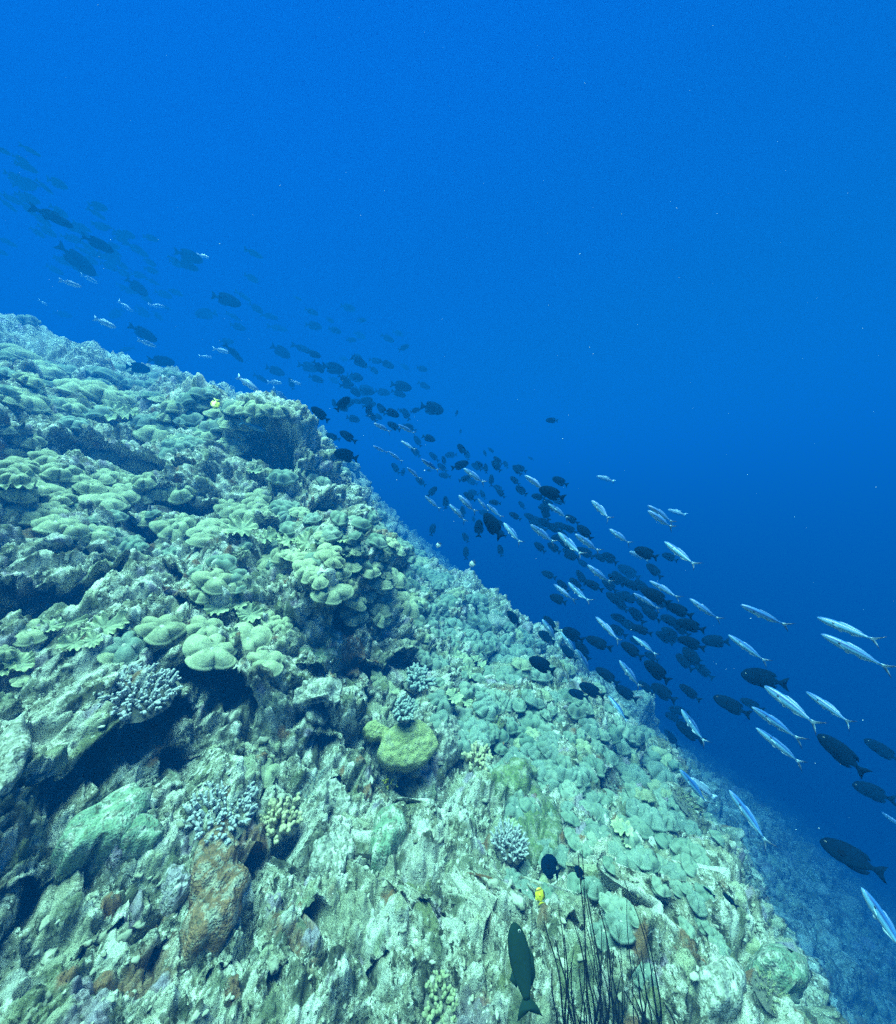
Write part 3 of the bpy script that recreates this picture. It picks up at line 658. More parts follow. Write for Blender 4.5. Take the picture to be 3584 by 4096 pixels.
# ------------------------------------------------------------------ fish
def fish_mesh(kind, seed):
    """head at +X, length 1, one continuous body with its fins"""
    r = random.Random(seed); b = MB()
    bend = r.uniform(-.12, .12) if kind != 'fusilier' else (-.26, -.14, -.05, .06, .16, .27)[seed % 6]
    if kind == 'surgeon':
        T = [0,.02,.06,.12,.2,.3,.42,.54,.64,.72,.78,.82]; H = [.02,.075,.135,.19,.225,.245,.24,.21,.165,.11,.06,.045]; W = [.012,.035,.055,.07,.08,.085,.08,.066,.05,.034,.022,.016]
        Lw = [.02,.07,.115,.16,.20,.225,.225,.20,.155,.10,.055,.043]
    elif kind == 'slim':
        T = [0,.02,.06,.12,.2,.3,.42,.54,.64,.72,.78,.82]; H = [.02,.05,.085,.115,.14,.155,.155,.14,.115,.085,.055,.045]; W = [.015,.035,.055,.07,.08,.085,.08,.066,.05,.036,.026,.018]
        Lw = [.02,.05,.08,.11,.13,.145,.145,.13,.105,.078,.052,.043]
    else:
        T = [0,.015,.05,.1,.17,.26,.37,.5,.6,.69,.76,.82]; H = [.008,.028,.05,.07,.088,.1,.1,.087,.068,.047,.03,.02]; W = [.008,.022,.04,.052,.06,.066,.064,.055,.043,.03,.02,.012]
        Lw = [.008,.025,.048,.07,.09,.103,.103,.09,.07,.048,.03,.02]
    n = 16; v = []; c = []
    def colr(t, s, z):                      # s = side height -1..1
        if kind == 'fusilier':
            if s > .55: return (.03,.12,.34)
            if s > .36: return (.012,.03,.16)
            if s > .20: return (.60,.78,.82) if W_STR else (.10,.26,.42)
            if s < -.55: return (.25,.43,.56)
            return (.11,.29,.47)
        if kind == 'slim': return PALE if s < .25 else tuple(q*.6 for q in PALE)
        return (.0015,.007,.020) if s > -.3 else (.002,.009,.022)
    W_STR = seed % 3 == 1; PALE = (.34,.46,.60)
    for t, h, l, w in zip(T, H, Lw, W):
        y0 = bend*max(0, t-.35)**2*2
        for k in range(n):
            a = 2*math.pi*k/n; s = math.sin(a); cc = math.cos(a)
            zz = s*(h if s > 0 else l); yy_ = cc*w*(1-.25*abs(s)**3)
            v.append((.5-t, y0+yy_, zz)); c.append(colr(t, s, zz))
    f = []
    for i in range(len(T)-1):
        for k in range(n): f.append((i*n+k, (i+1)*n+k, (i+1)*n+(k+1) % n, i*n+(k+1) % n))
    f.append(tuple(range(n))); f.append(tuple((len(T)-1)*n+k for k in range(n))[::-1])
    b.add(v, f, c)
    def sheet(poly, y=0, th=.004, cl=(.0015,.007,.020), yb=0, cls=None):
        m = len(poly); vv = []
        for sgn in (1, -1):
            for (x, z) in poly: vv.append((x, y+yb*max(0, .15-x)**2*2+sgn*th, z))
        ff = [tuple(range(m)), tuple(range(2*m-1, m-1, -1))]+[(j, (j+1) % m, m+(j+1) % m, m+j)[::-1] for j in range(m)]
        b.add(vv, ff, cls*2 if cls else cl)
    if kind == 'surgeon':
        sheet([(.36,.15),(.28,.24),(.1,.285),(-.1,.27),(-.22,.225),(-.27,.13),(-.1,.1),(.2,.1)], yb=bend)
        sheet([(.16,-.2),(0,-.26),(-.14,-.25),(-.23,-.2),(-.27,-.12),(-.1,-.1),(.1,-.12)][::-1], yb=bend)
        sheet([(-.29,.045),(-.34,.07),(-.42,.15),(-.5,.19),(-.455,.06),(-.445,0),(-.455,-.06),(-.5,-.19),(-.42,-.15),(-.34,-.07),(-.29,-.043)], yb=bend)
        for sg in (1, -1):
            b.add([(.24, sg*.075, 0), (.12, sg*.13, .04), (.08, sg*.135, -.02), (.13, sg*.11, -.07), (.22, sg*.078, -.04)], [(0, 1, 2, 3, 4)], (.003,.006,.012))
    elif kind == 'slim':
        sheet([(.25,.13),(.1,.2),(-.1,.18),(-.22,.1),(-.1,.09),(.15,.1)], cl=PALE, yb=bend)
        sheet([(-.0,-.12),(-.1,-.19),(-.2,-.1),(-.1,-.08)][::-1], cl=PALE, yb=bend)
        sheet([(-.29,.045),(-.4,.13),(-.5,.17),(-.43,0),(-.5,-.17),(-.4,-.13),(-.29,-.043)], cl=PALE, yb=bend)
    else:
        dk = (.010,.014,.05); wh = (.42,.62,.75)
        sheet([(-.30,.022),(-.36,.05),(-.43,.115),(-.5,.185),(-.47,.135),(-.425,.065),(-.375,0),(-.425,-.065),(-.47,-.135),(-.5,-.185),(-.43,-.115),(-.36,-.05),(-.30,-.02)],
              yb=bend, cls=[wh,dk,dk,dk,dk,wh,wh,wh,dk,dk,dk,dk,wh], th=.005)
        sheet([(.22,.085),(.14,.125),(0,.12),(-.16,.07),(-.24,.03),(0,.06),(.15,.07)], cl=(.06,.15,.36), yb=bend)
        sheet([(-.02,-.085),(-.08,-.115),(-.2,-.06),(-.24,-.03),(-.1,-.06)][::-1], cl=(.4,.55,.65), yb=bend)
        sheet([(.16,-.09),(.10,-.14),(.06,-.12),(.1,-.08)][::-1], cl=(.5,.62,.7), yb=bend)
        for sg in (1, -1):                    # dark axil spot and pectoral
            b.add([(.255, sg*.066, .018), (.235, sg*.07, .026), (.215, sg*.07, .012), (.222, sg*.07, -.008), (.245, sg*.068, -.006)], [(0, 1, 2, 3, 4)], (.004,.004,.01))
            b.add([(.25, sg*.064, 0), (.15, sg*.10, -.03), (.13, sg*.10, -.05), (.2, sg*.075, -.04)], [(0, 1, 2, 3)], (.45,.6,.7))
    return b.mesh('fish_body', True, True)
def pattern_mat(name, rough, spec, noise=.2):
    m, nt, b, N = material(name); L = nt.links.new
    at = N('ShaderNodeAttribute'); at.attribute_name = 'pattern'
    tc = N('ShaderNodeTexCoord'); nz = N('ShaderNodeTexNoise'); nz.inputs['Scale'].default_value = 18
    L(tc.outputs['Object'], nz.inputs['Vector'])
    mp = N('ShaderNodeMapRange'); mp.inputs[3].default_value = 1-noise; mp.inputs[4].default_value = 1+noise; L(nz.outputs[0], mp.inputs[0])
    hs = N('ShaderNodeHueSaturation'); L(at.outputs['Color'], hs.inputs['Color']); L(mp.outputs[0], hs.inputs['Value'])
    L(hs.outputs[0], b.inputs['Base Color']); b.inputs['Roughness'].default_value = rough; b.inputs['Specular IOR Level'].default_value = spec
    return m
M_dark = pattern_mat('dark fish skin', 1.0, .0); M_silver = pattern_mat('silver fish skin', .38, .5)
FM = {'d': [fish_mesh('surgeon', i) for i in range(6)], 'f': [fish_mesh('fusilier', i) for i in range(6)], 's': [fish_mesh('slim', i) for i in range(3)]}
for k, ms in FM.items():
    for m_ in ms: m_.materials.append(M_dark if k == 'd' else M_silver)
DARKSLIM = []
for m_ in FM['s']:
    c_ = m_.copy(); a_ = c_.color_attributes['pattern']; n_ = len(c_.vertices)
    a_.data.foreach_set('color', np.tile(np.array([.002,.008,.018,1], np.float32), n_)); c_.materials.clear(); c_.materials.append(M_dark); DARKSLIM.append(c_)
def eye_mesh():
    b = MB(); v = []; f = []
    for i in range(5):
        a = i/4*math.pi/2
        for k in range(10): t = 2*math.pi*k/10; v.append((math.sin(a)*math.cos(t), math.cos(a)*.5, math.sin(a)*math.sin(t)))
    for i in range(4):
        for k in range(10): f.append((i*10+k, i*10+(k+1) % 10, (i+1)*10+(k+1) % 10, (i+1)*10+k))
    cl = [(.004,.004,.006)]*30+[(.5,.55,.5)]*20
    b.add(v, f, cl); me = b.mesh('eye', True, True); me.materials.append(M_silver); return me
EYE = eye_mesh()
rf = random.Random(11)
def place_fish(mesh, name, hx, hy, tx, ty, depth, width=1.0, height=1.0, yaw=None, roll=None, eyes=False):
    yaw = rf.uniform(-.22, .22) if yaw is None else yaw
    L0 = math.hypot(hx-tx, hy-ty)*depth/FPX
    ra = ray(hx, hy); rb = ray(tx, ty); rm = (ra+rb)*.5; dm = depth*rm.length      # same distance from the lens, turned a little by yaw
    L0 = (ra.normalized()-rb.normalized()).length*dm
    A = ra.normalized()*(dm-yaw*L0); B = rb.normalized()*(dm+yaw*L0)
    F_ = A-B; L = F_.length; F_.normalize()
    Y = rm.normalized(); Y -= F_*Y.dot(F_); Y.normalize(); up = F_.cross(Y)
    if up.z < 0: up = -up; Y = -Y
    Y = up.cross(F_)
    Mx = Matrix((F_, Y, up)).transposed().to_4x4()
    roll = rf.uniform(-.22, .22) if roll is None else roll
    Mx = Mx @ Matrix.Rotation(roll, 4, 'X')
    o = link(name, mesh); o.matrix_world = Matrix.Translation((A+B)*.5) @ Mx @ Matrix.Diagonal((L, L*width, L*height, 1))
    if eyes:
        for sg in (1, -1):
            e_ = link('eye', EYE, None, o)
            ex, ey, ez, es = (.44, .030, .012, .017) if name == 'fusilier' else (.40, .060, .055, .020)
            e_.matrix_local = Matrix.Translation((ex, sg*ey, ez)) @ Matrix.Diagonal((es, .9*es*sg, es, 1))
    return o
def parse(t): return [tuple(float(q) for q in s.split(',')) for s in t.split()]
Z13 = 1300/1792; Z12 = 1200/1792
R1D = """100,812,-40,745 45,858,-40,815 405,700,150,580 630,838,440,745 525,970,310,790,1 645,910,530,830,1 585,660,470,590,1 375,485,250,430,1 820,865,680,780,1 1120,890,955,830 1095,938,960,880 815,1080,690,980 950,1090,845,1050 1330,1130,1160,1070 1385,1110,1290,1050 1450,1175,1370,1120 1535,1205,1430,1180 1425,1005,1345,960,1 1450,870,1340,820,1 1665,1105,1615,1080 1755,1185,1680,1150
1775,1255,1680,1235 1355,1265,1265,1235 1325,1215,1245,1170 1075,1185,1200,1175 605,1200,680,1155 830,1195,740,1160 895,1215,840,1160 865,1330,710,1240 655,1385,745,1365 965,1450,810,1430 830,1490,685,1465 1340,1445,1230,1340 1290,1335,1205,1330 1600,1420,1490,1350 1585,1270,1465,1245,1 1725,1395,1600,1345 1755,1490,1640,1455 1570,1515,1460,1470 1475,1555,1390,1510 1595,1530,1620,1600 1785,1555,1700,1520
400,1195,290,1170,1 160,350,60,300,1 250,760,160,700,1 60,300,-30,260,1 200,640,110,560,1"""
R1P = """450,1030,320,990 735,1168,650,1110 640,1255,510,1200 860,1360,755,1320 1270,1395,1170,1370 1170,1420,1095,1410 1155,870,1080,850 1540,1490,1490,1475 1660,1570,1600,1545 1425,1605,1300,1520 1555,1560,1470,1555 1300,1590,1245,1570 1240,1600,1150,1560 1585,1665,1500,1590 265,1135,210,1100 540,1010,440,960 910,1140,820,1130"""
R2D = """780,210,685,180 845,270,790,270 650,285,605,255 695,345,615,315 840,380,765,340,1 785,390,720,385 1065,360,1000,335,1 1010,400,930,355 1100,420,1035,450 850,550,750,490 820,500,770,470 715,575,575,540 670,560,580,530 735,510,680,490,1 935,520,860,505 1010,555,920,510 915,590,860,545 1100,565,1045,530,1 1210,570,1140,550 808,635,725,595 680,645,620,610,1 1115,680,985,650 1225,680,1150,640 1080,725,990,690 895,700,770,680,1 985,710,895,690 850,720,800,700,1"""
R2E = """515,790,625,875 645,740,660,800 745,730,660,815 825,760,750,750,1 870,770,850,850 860,820,905,880 940,860,880,830,1 1040,845,945,800 1080,825,1030,800 1165,800,1105,820 1305,815,1160,780,1 1390,805,1378,845 600,950,690,985 685,935,785,1000 650,1060,800,1100 970,880,1050,930 1125,910,1060,895 1255,990,1175,960 1410,920,1405,950 1390,1010,1440,1075 1440,1045,1455,1110,1 1300,1080,1315,1140 1455,1120,1350,1155 1470,1205,1395,1230
1545,1045,1560,1085 1605,1060,1570,1030 1595,1110,1650,1175 1665,1110,1690,1155 1555,1125,1560,1190 1590,1190,1590,1265 1735,1140,1800,1175 1705,1205,1760,1255 1060,1200,1070,1150 1205,1165,1235,1170 1265,1265,1210,1325 1315,1320,1320,1400 1525,1285,1555,1340 1425,1300,1500,1350 1415,1380,1425,1450 1550,1425,1650,1575 1520,1460,1515,1570 1250,1485,1230,1560 1420,1540,1455,1600 1440,1620,1440,1700 1635,1610,1655,1685 1755,1350,1790,1400 1480,1440,1490,1480"""
R2F = """890,885,1000,940 1035,895,1140,950 1050,990,1145,1050 885,1020,975,1065 980,1055,1065,1120 1175,1100,1285,1180 1088,1150,1175,1225 1425,1155,1560,1250 1195,1320,1290,1405 1395,1315,1500,1425 1340,1370,1450,1475 1510,1335,1580,1420 1565,1370,1660,1455 1665,1480,1775,1610"""
R3D = """870,120,945,125 910,465,1005,510 785,570,870,590 830,530,985,590 915,600,990,615,1 825,640,920,650 770,700,880,790,1 985,690,1070,740 1060,750,1150,835 980,925,1075,945 1085,885,1160,935 1160,925,1250,965 1400,890,1545,945 1565,920,1660,960 1065,960,1130,1000 1300,990,1440,1070,1 1335,1090,1460,1130 1100,1080,1215,1140 940,1075,1010,1150 895,1170,1000,1215 1440,1130,1620,1220 1590,1225,1755,1295
1370,1240,1460,1335 1445,1240,1560,1325 1555,1290,1680,1350 1650,1320,1830,1380 1315,1320,1400,1370 1380,1350,1510,1400 1575,1395,1680,1440 1660,1420,1830,1490 1690,1490,1810,1600 640,1260,715,1350 860,1290,935,1395 825,1385,930,1450 970,1370,1100,1440 1050,1440,1135,1560 1110,1420,1270,1490 965,1470,1060,1560 1320,1450,1455,1545 1370,1420,1450,1470 1460,1510,1550,1560 1460,1560,1615,1690 770,1545,930,1625
1170,1600,1310,1700 1285,1710,1425,1800 1425,1680,1520,1760 1500,1700,1650,1800 1670,1700,1800,1800 1005,1740,1130,1780 1070,1700,1225,1775 765,340,800,360,1"""
R3F = """745,450,880,545 885,620,1015,715 1145,600,1270,725 1480,630,1650,735 1480,660,1640,775 780,745,930,860 945,790,1100,945 1045,800,1205,915 1250,770,1385,865 1580,845,1790,1010 1120,985,1265,1105 920,1100,1050,1210 1005,1090,1135,1220 1490,1080,1685,1190 1395,1155,1560,1250 1170,1295,1330,1455 850,1310,950,1455 960,1385,1075,1535 1055,1490,1150,1660 1390,1410,1550,1525 1310,1555,1450,1735 1730,1185,1920,1330"""
R3P = "1370,905,1490,960 1175,455,1285,490 1600,655,1715,690"
R4D = "630,840,810,850 865,1040,1145,1100 700,1175,930,1290 860,1190,1010,1260 1325,1400,1620,1640 1600,1430,1830,1570 1530,1700,1800,1800 410,1280,520,1320 480,1330,650,1450 410,1370,495,1480"
R4F = "865,625,1175,770 1320,700,1725,860 1345,800,1800,1030 790,805,1045,985 1005,1110,1365,1370 1255,1145,1570,1360 930,1235,1240,1445 955,1360,1260,1600 1040,1410,1235,1595 510,1250,655,1465 75,1170,200,1330 500,1610,680,1830"
R5D = "845,800,1310,1040"
R5F = "225,450,520,840 1130,1115,1480,1640 1265,600,1450,740"
fish_d, fish_f, fish_p = [], [], []
def school(txt, ox, oy, sc, kind, real, lst):
    for q in parse(txt):
        hx, hy, tx, ty = (ox+q[0]*sc, oy+q[1]*sc, ox+q[2]*sc, oy+q[3]*sc); faint = len(q) > 4
        L = math.hypot(hx-tx, hy-ty); cx = (hx+tx)/2; cyy = (hy+ty)/2
        off = math.hypot(cx-1792, cyy-2048)/FPX
        dist = real*FPX/max(L, real*FPX/9.0)*(1+.25*off)*rf.uniform(.92, 1.1)
        if kind == 'd' and ox == 0: dist = max(dist, 4.6)
        if faint: dist = max(dist*1.35, 6.2)
        h = hit(cx, cyy)
        if h is not None and h[0].y < dist+.15: dist = max(.5, h[0].y*.88)
        nm = {'d': 'surgeonfish', 'f': 'fusilier', 's': 'silver_fish'}[kind]
        me = rf.choice(FM[kind])
        if kind == 'd' and ox == 0: me = rf.choice(FM['d']+DARKSLIM)
        hgt = rf.uniform(.76, .94) if kind == 'd' else rf.uniform(.72, .95)
        if kind == 'd' and ox == 0: hgt *= 1.0
        o = place_fish(me, nm, hx, hy, tx, ty, dist, rf.uniform(.9, 1.15), hgt, eyes=((kind == 'f' and L > 85) or (kind == 'd' and L > 170 and ox > 900)), roll=(rf.uniform(-.45, .45) if kind == 'f' else None))
        lst.append((cx, cyy, o, 'faint' if faint else 'large' if L > 130 else '', L))
school(R1D, 0, 400, Z13, 'd', .50, fish_d); rx_ = random.Random(21); R1X = []
for i in range(64):                        # the hazy far part of the shoal
    t = rx_.random(); x = 40+t*900+rx_.gauss(0, 60); y = 480+t*560+rx_.gauss(0, 95); L_ = 150-70*t
    a = R(34-14*t+rx_.gauss(0, 8)); R1X.append(f'{x+L_/2*math.cos(a):.0f},{y+L_/2*math.sin(a):.0f},{x-L_/2*math.cos(a):.0f},{y-L_/2*math.sin(a):.0f},1')
school(' '.join(R1X), 0, 400, Z13, 'd', .60, fish_d); R2X = []
for i in range(30):
    t = rx_.random(); x = 560+t*1050+rx_.gauss(0, 60); y = 560+t*760+rx_.gauss(0, 120); L_ = 95-25*t
    a = R((20 if t < .3 else 215)+rx_.gauss(0, 22)); R2X.append(f'{x+L_/2*math.cos(a):.0f},{y+L_/2*math.sin(a):.0f},{x-L_/2*math.cos(a):.0f},{y-L_/2*math.sin(a):.0f}')
school(' '.join(R2X), 900, 1100, Z12, 'd', .28, fish_d); school(R2D, 900, 1100, Z12, 'd', .40, fish_d); school(R2E, 900, 1100, Z12, 'd', .20, fish_d)
R3X = []
for i in range(56):                        # more of the dense dark band
    t = rx_.random(); x = 500+t*1250+rx_.gauss(0, 70); y = 480+t*1060+rx_.gauss(0, 130); L_ = 70+75*t
    a = R(215+rx_.gauss(0, 14)); R3X.append(f'{x+L_/2*math.cos(a):.0f},{y+L_/2*math.sin(a):.0f},{x-L_/2*math.cos(a):.0f},{y-L_/2*math.sin(a):.0f}')
school(' '.join(R3X), 1600, 1600, Z12, 'd', .19, fish_d); school(R3D, 1600, 1600, Z12, 'd', .165, fish_d); school(R4D, 2384, 2000, Z12, 'd', .19, fish_d); school(R5D, 2784, 2896, 800/1365, 'd', .19, fish_d)
school(R2F, 900, 1100, Z12, 'f', .21, fish_f); school(R3F, 1600, 1600, Z12, 'f', .21, fish_f); school(R4F, 2384, 2000, Z12, 'f', .22, fish_f); school(R5F, 2784, 2896, 800/1365, 'f', .22, fish_f)
school(R1P, 0, 400, Z13, 's', .40, fish_p); school(R3P, 1600, 1600, Z12, 's', .35, fish_p)
for lst, grp in ((fish_d, 'dark fish schooling along the reef'), (fish_f, 'slender blue fish schooling along the reef'), (fish_p, 'pale fish in the upper shoal')):
    for q in lst: tag(q[2], None, 'fish', grp)
LAND_D = [(60,650,'high at the left edge'),(190,850,'in the upper left haze'),(330,960,'below the topmost hazy fish'),(20,1010,'touching the left edge'),(300,1080,'in the haze above the left ridge'),(420,960,'right of the left edge shoal'),(560,1110,'near the pale tail-lit fish'),(780,1030,'alone above the upper shoal'),(560,1190,'above the two bluish pale fish'),(620,1270,'by the bluish pale fish'),(560,1440,'just over the left reef ridge'),(480,1380,'left of the pair over the ridge'),
 (880,1180,'in the upper shoal centre-left'),(1000,1200,'in the top row of the shoal'),(930,1290,'in the middle of the upper shoal'),(930,1400,'beside the slim pale fish'),(1090,1390,'in the dense shoal left of centre'),(1130,1500,'above the outcrop crest'),(1250,1220,'at the top of the dense shoal'),(1300,1320,'in the upper dense shoal'),(1420,1260,'at the top right of the dense shoal'),(1550,1360,'at the upper right of the shoal'),(1330,1470,'in the heart of the dense shoal'),(1480,1450,'on the right side of the dense shoal'),(1600,1450,'near the open water right of the shoal'),(1520,1560,'in the hazy lower row of the shoal'),(1650,1560,'trailing at the right of the hazy row'),
 (1300,1640,'just right of the outcrop'),(1400,1640,'left of the first slender blue fish'),(1500,1660,'above the first slender blue fish'),(1620,1640,'in the row above the slender fish'),(1740,1640,'at the right end of that row'),(1380,1770,'at the outcrop edge'),(1600,1710,'behind the first slender blue fish'),(1800,1800,'in the sparse gap right of the shoal'),(1870,1860,'in the vertical cluster right of centre'),(1950,1860,'at the top of the vertical cluster'),(2030,1850,'right of the vertical cluster'),(1720,1950,'left of the slender blue cluster'),(1850,2000,'among the slender blue cluster'),(1950,2100,'below the slender blue cluster'),(1870,2180,'above the tiny white fish'),(2000,2200,'right of the tiny white fish'),
 (2205,1680,'alone in open water'),(2160,1960,'in the mid-right pack top'),(2230,2050,'under the mid-right slender fish'),(2310,2130,'behind the mid-right slender pair'),(2340,2220,'between slender fish at mid-right'),(2570,2210,'beside the stocky pale fish'),(2280,2330,'in the middle of the right shoal'),(2250,2400,'above the reef edge right of centre'),(2500,2330,'in the dark row of the right shoal'),(2600,2400,'along the dark line of the right shoal'),(2680,2480,'at the thick part of the right shoal'),(2540,2460,'in the second dark row'),(2720,2560,'at the end of the second dark row'),(2060,2480,'hanging over the reef edge boulder'),(2220,2500,'crossing slender fish by the reef edge'),(2320,2560,'right of the fish crossing the reef edge'),(2540,2600,'below the second dark row'),(2640,2680,'above the dark trio'),(2180,2660,'in front of the reef'),(2450,2700,'in the lower right shoal'),(2350,2770,'low against the reef edge'),(2620,2760,'lower in the right shoal'),(2760,2780,'in the lower dark line'),(2700,2930,'in the dark trio off the reef edge'),(2880,2820,'beneath the right slender trio'),(3050,2710,'above the right slender trio'),(3370,2990,'below the right slender trio'),(3500,3000,'leaving by the right edge'),(3450,3180,'by the lower right edge'),(3400,3450,'alone in the lower right water')]
ordinal_labels([(a, b, o, (adj+' dark').strip()) for a, b, o, adj, L in fish_d], LAND_D, 'oval fish', 9)
LAND_F = [(1530,1710,'over the dark pair near the outcrop'),(1560,1800,'in the thin trio right of the outcrop'),(1720,1870,'at the top of the central pack'),(1870,1890,'right of the top central one'),(1760,2020,'in the central pack'),(1900,2030,'in the right half of the central pack'),(2130,1930,'behind the central pack'),(2050,2120,'under the central pack'),(2250,2150,'in the mid-right pack'),(2410,2050,'in the upper right water'),(2630,2060,'overlapping as a pair at upper right'),(2480,2140,'below the upper right pair'),(2730,2230,'with dark tail right of the stocky pale fish'),(2280,2370,'above the reef edge'),(2400,2300,'mid-shoal over dark fish'),(2640,2360,'crossing the dark row'),(2800,2440,'right of the dark row'),(2430,2520,'below the mid-shoal'),(2210,2560,'steeply climbing by the reef edge'),(2340,2660,'crossing the reef edge'),(2580,2600,'in the lower shoal'),(2520,2720,'steep, in the lower shoal'),(2470,2840,'low over the reef edge'),(3060,2460,'alone right of the shoal'),(3420,2550,'in the far right pair'),(3000,2600,'left of the far right pair'),(3170,2830,'in the lower right trio'),(3330,2840,'right of the lower right trio'),(3120,2960,'below the lower right trio'),(2770,2900,'in front of the dark trio'),(2780,3150,'diving along the lower reef edge'),(3000,3270,'alone over the deep slope'),(3560,3280,'cut by the right edge'),(3520,3700,'near the bottom right corner')]
ordinal_labels([(a, b, o, 'slender blue') for a, b, o, adj, L in fish_f], LAND_F, 'fish', 4)
LAND_P = [(300,1130,'high in the left haze'),(420,1290,'over the left ridge'),(500,1230,'near the dark fish at left'),(600,1380,'with yellow tail over the ridge'),(830,1020,'at the top behind dark fish'),(880,1410,'beside the dark diving fish'),(1110,1480,'against the dark oval fish'),(1190,1540,'right of the outcrop shoal'),(980,1540,'in the loose line over the outcrop'),(1120,1580,'just over the outcrop crest'),(180,1210,'small by the left edge'),(650,1230,'in the mid-left haze'),(2560,2220,'stocky among slender fish'),(2420,1920,'faint in open water at right'),(2710,2050,'faint beside the upper right pair')]
ordinal_labels([(a, b, o, 'pale silver') for a, b, o, adj, L in fish_p], LAND_P, 'fish', 3)

# single fishes
def recolor(me, fn):
    c = me.copy(); n = len(c.vertices); co = np.zeros(n*3, np.float32); c.vertices.foreach_get('co', co); co = co.reshape(-1, 3)
    cl = np.ones((n, 4), np.float32); cl[:, :3] = fn(co); c.color_attributes['pattern'].data.foreach_set('color', cl.ravel()); return c
yel = recolor(FM['d'][0], lambda p: np.where((np.abs(p[:, :1]-.38) < .03), .02, np.array([[.72,.66,.03]])))
yel.materials.clear(); yel.materials.append(M_silver)
yel2 = recolor(FM['d'][1], lambda p: np.where((np.abs(p[:, :1]-.36) < .03) | (p[:, 2:3] > .22), .02, np.array([[.62,.50,.03]]))); yel2.materials.clear(); yel2.materials.append(M_silver)
wht = recolor(FM['d'][2], lambda p: np.where((np.abs(p[:, :1]-.30) < .06) | (p[:, :1] < -.15), .03, np.array([[.80,.80,.62]]))); wht.materials.clear(); wht.materials.append(M_silver)
wra = recolor(FM['s'][0], lambda p: np.where(p[:, :1] < -.12, np.array([[.30,.24,.03]]), np.array([[.014,.016,.016]]))); wra.materials.clear(); wra.materials.append(M_dark)
def near_reef(px, py, k, dflt):
    h = hit(px, py); return h[0].y*k if h is not None else dflt
o = place_fish(yel, 'butterflyfish', 858, 1635, 866, 1598, 4.0, 1, 1.1, yaw=.5, roll=0); tag(o, 'tiny bright yellow fish hovering above the coral ridge', 'fish')
o = place_fish(yel2, 'butterflyfish', 2152, 3550, 2168, 3622, near_reef(2165, 3590, .66, 1.4), 1, 1.5, yaw=.2, roll=.3); tag(o, 'small yellow fish with dark edge before the black hollow', 'fish')
o = place_fish(wht, 'bannerfish', 1880, 2265, 1902, 2245, 4.6, 1, 1.5, yaw=0, roll=0); tag(o, 'tiny white and black banded fish beside the hazy reef crest', 'fish')
o = place_fish(wht, 'bannerfish', 1748, 2190, 1762, 2170, 4.8, 1, 1.5, yaw=0, roll=0); tag(o, 'tinier white fish left of the banded one, at the reef crest', 'fish')
o = place_fish(wra, 'wrasse', 1738, 2740, 1672, 2716, near_reef(1705, 2728, .93, 2.2), 1, .95, yaw=0, roll=0); tag(o, 'dark wrasse with yellow rear over the brown branching coral', 'fish')
o = place_fish(recolor(DARKSLIM[0], lambda p: np.tile([[.008,.022,.018]], (len(p), 1))), 'parrotfish', 2055, 3690, 2118, 4070, near_reef(2080, 3850, .78, .8), .9, 1.2, yaw=.1, roll=.1, eyes=True); tag(o, 'large dark green fish swimming up beside the sea whips', 'fish')
o = place_fish(DARKSLIM[1], 'wrasse', 2812, 3545, 2862, 3590, near_reef(2835, 3568, .9, 1.6), 1, .8); tag(o, 'small dark fish close to the shaded reef edge, upper of two', 'fish')
o = place_fish(DARKSLIM[2], 'wrasse', 2890, 3570, 2955, 3635, near_reef(2920, 3600, .9, 1.9), 1, 1); tag(o, 'dark green-grey fish over the reef edge, lower of two', 'fish')
o = place_fish(FM['s'][1], 'silver_fish', 2760, 3110, 2870, 3200, 2.6, 1, .9); tag(o, 'pale grey fish behind the diving slender fish at the reef edge', 'fish', 'pale fish in the upper shoal')
o = place_fish(recolor(FM['f'][0], lambda p: np.tile([[.05,.16,.24]], (len(p), 1))), 'fusilier', 1065, 1727, 965, 1685, near_reef(1010, 1705, .9, 3.4), 1, 1); tag(o, 'dim teal slender fish passing in front of the central outcrop', 'fish', 'slender blue fish schooling along the reef')

o = place_fish(FM['d'][3], 'damselfish', 2165, 3440, 2240, 3500, near_reef(2200, 3465, .84, 1.4), 1, 1.75, yaw=.1, roll=0); tag(o, 'round black fish in front of the grey caps, above the yellow one', 'fish')
o = place_fish(FM['d'][4], 'damselfish', 2302, 3462, 2334, 3522, near_reef(2318, 3490, .86, 1.4), 1, 1.25, yaw=.1, roll=0); tag(o, 'small black fish among the tips of the tall sea whips', 'fish')
# ------------------------------------------------------------------ sea whips, rubble, drifting specks
M_whip = noise_mat('black whip', (.004,.005,.006), (.012,.012,.014), 20, .1)
WH = [(2180,3690),(2225,3760),(2260,3740),(2310,3480),(2318,3420),(2330,3400),(2345,3560),(2300,3640),(2375,3720),(2400,3700),(2340,3700),(2430,3780),(2395,3620),(2500,3520),(2508,3560),(2450,3800),(2470,3820),(2540,3760),(2280,3850),(2360,3860),(2415,3880),(2320,3880),(2480,3900),(2210,3880),(2250,3930),(2380,3960),(2440,3960),(2300,3980),(2340,4000),(2550,3900),(2235,3620),(2290,3800),(2345,3780),(2390,3810),(2350,3930),(2415,3700),(2460,3700),(2530,3830),(2275,3650),(2400,3880),(2590,3980),(2500,3960),(2560,3800),(2600,3900),(2640,3960),(2570,3700),(2620,4000),(2660,4010),(2530,3960)]
rw = random.Random(5); wi = []
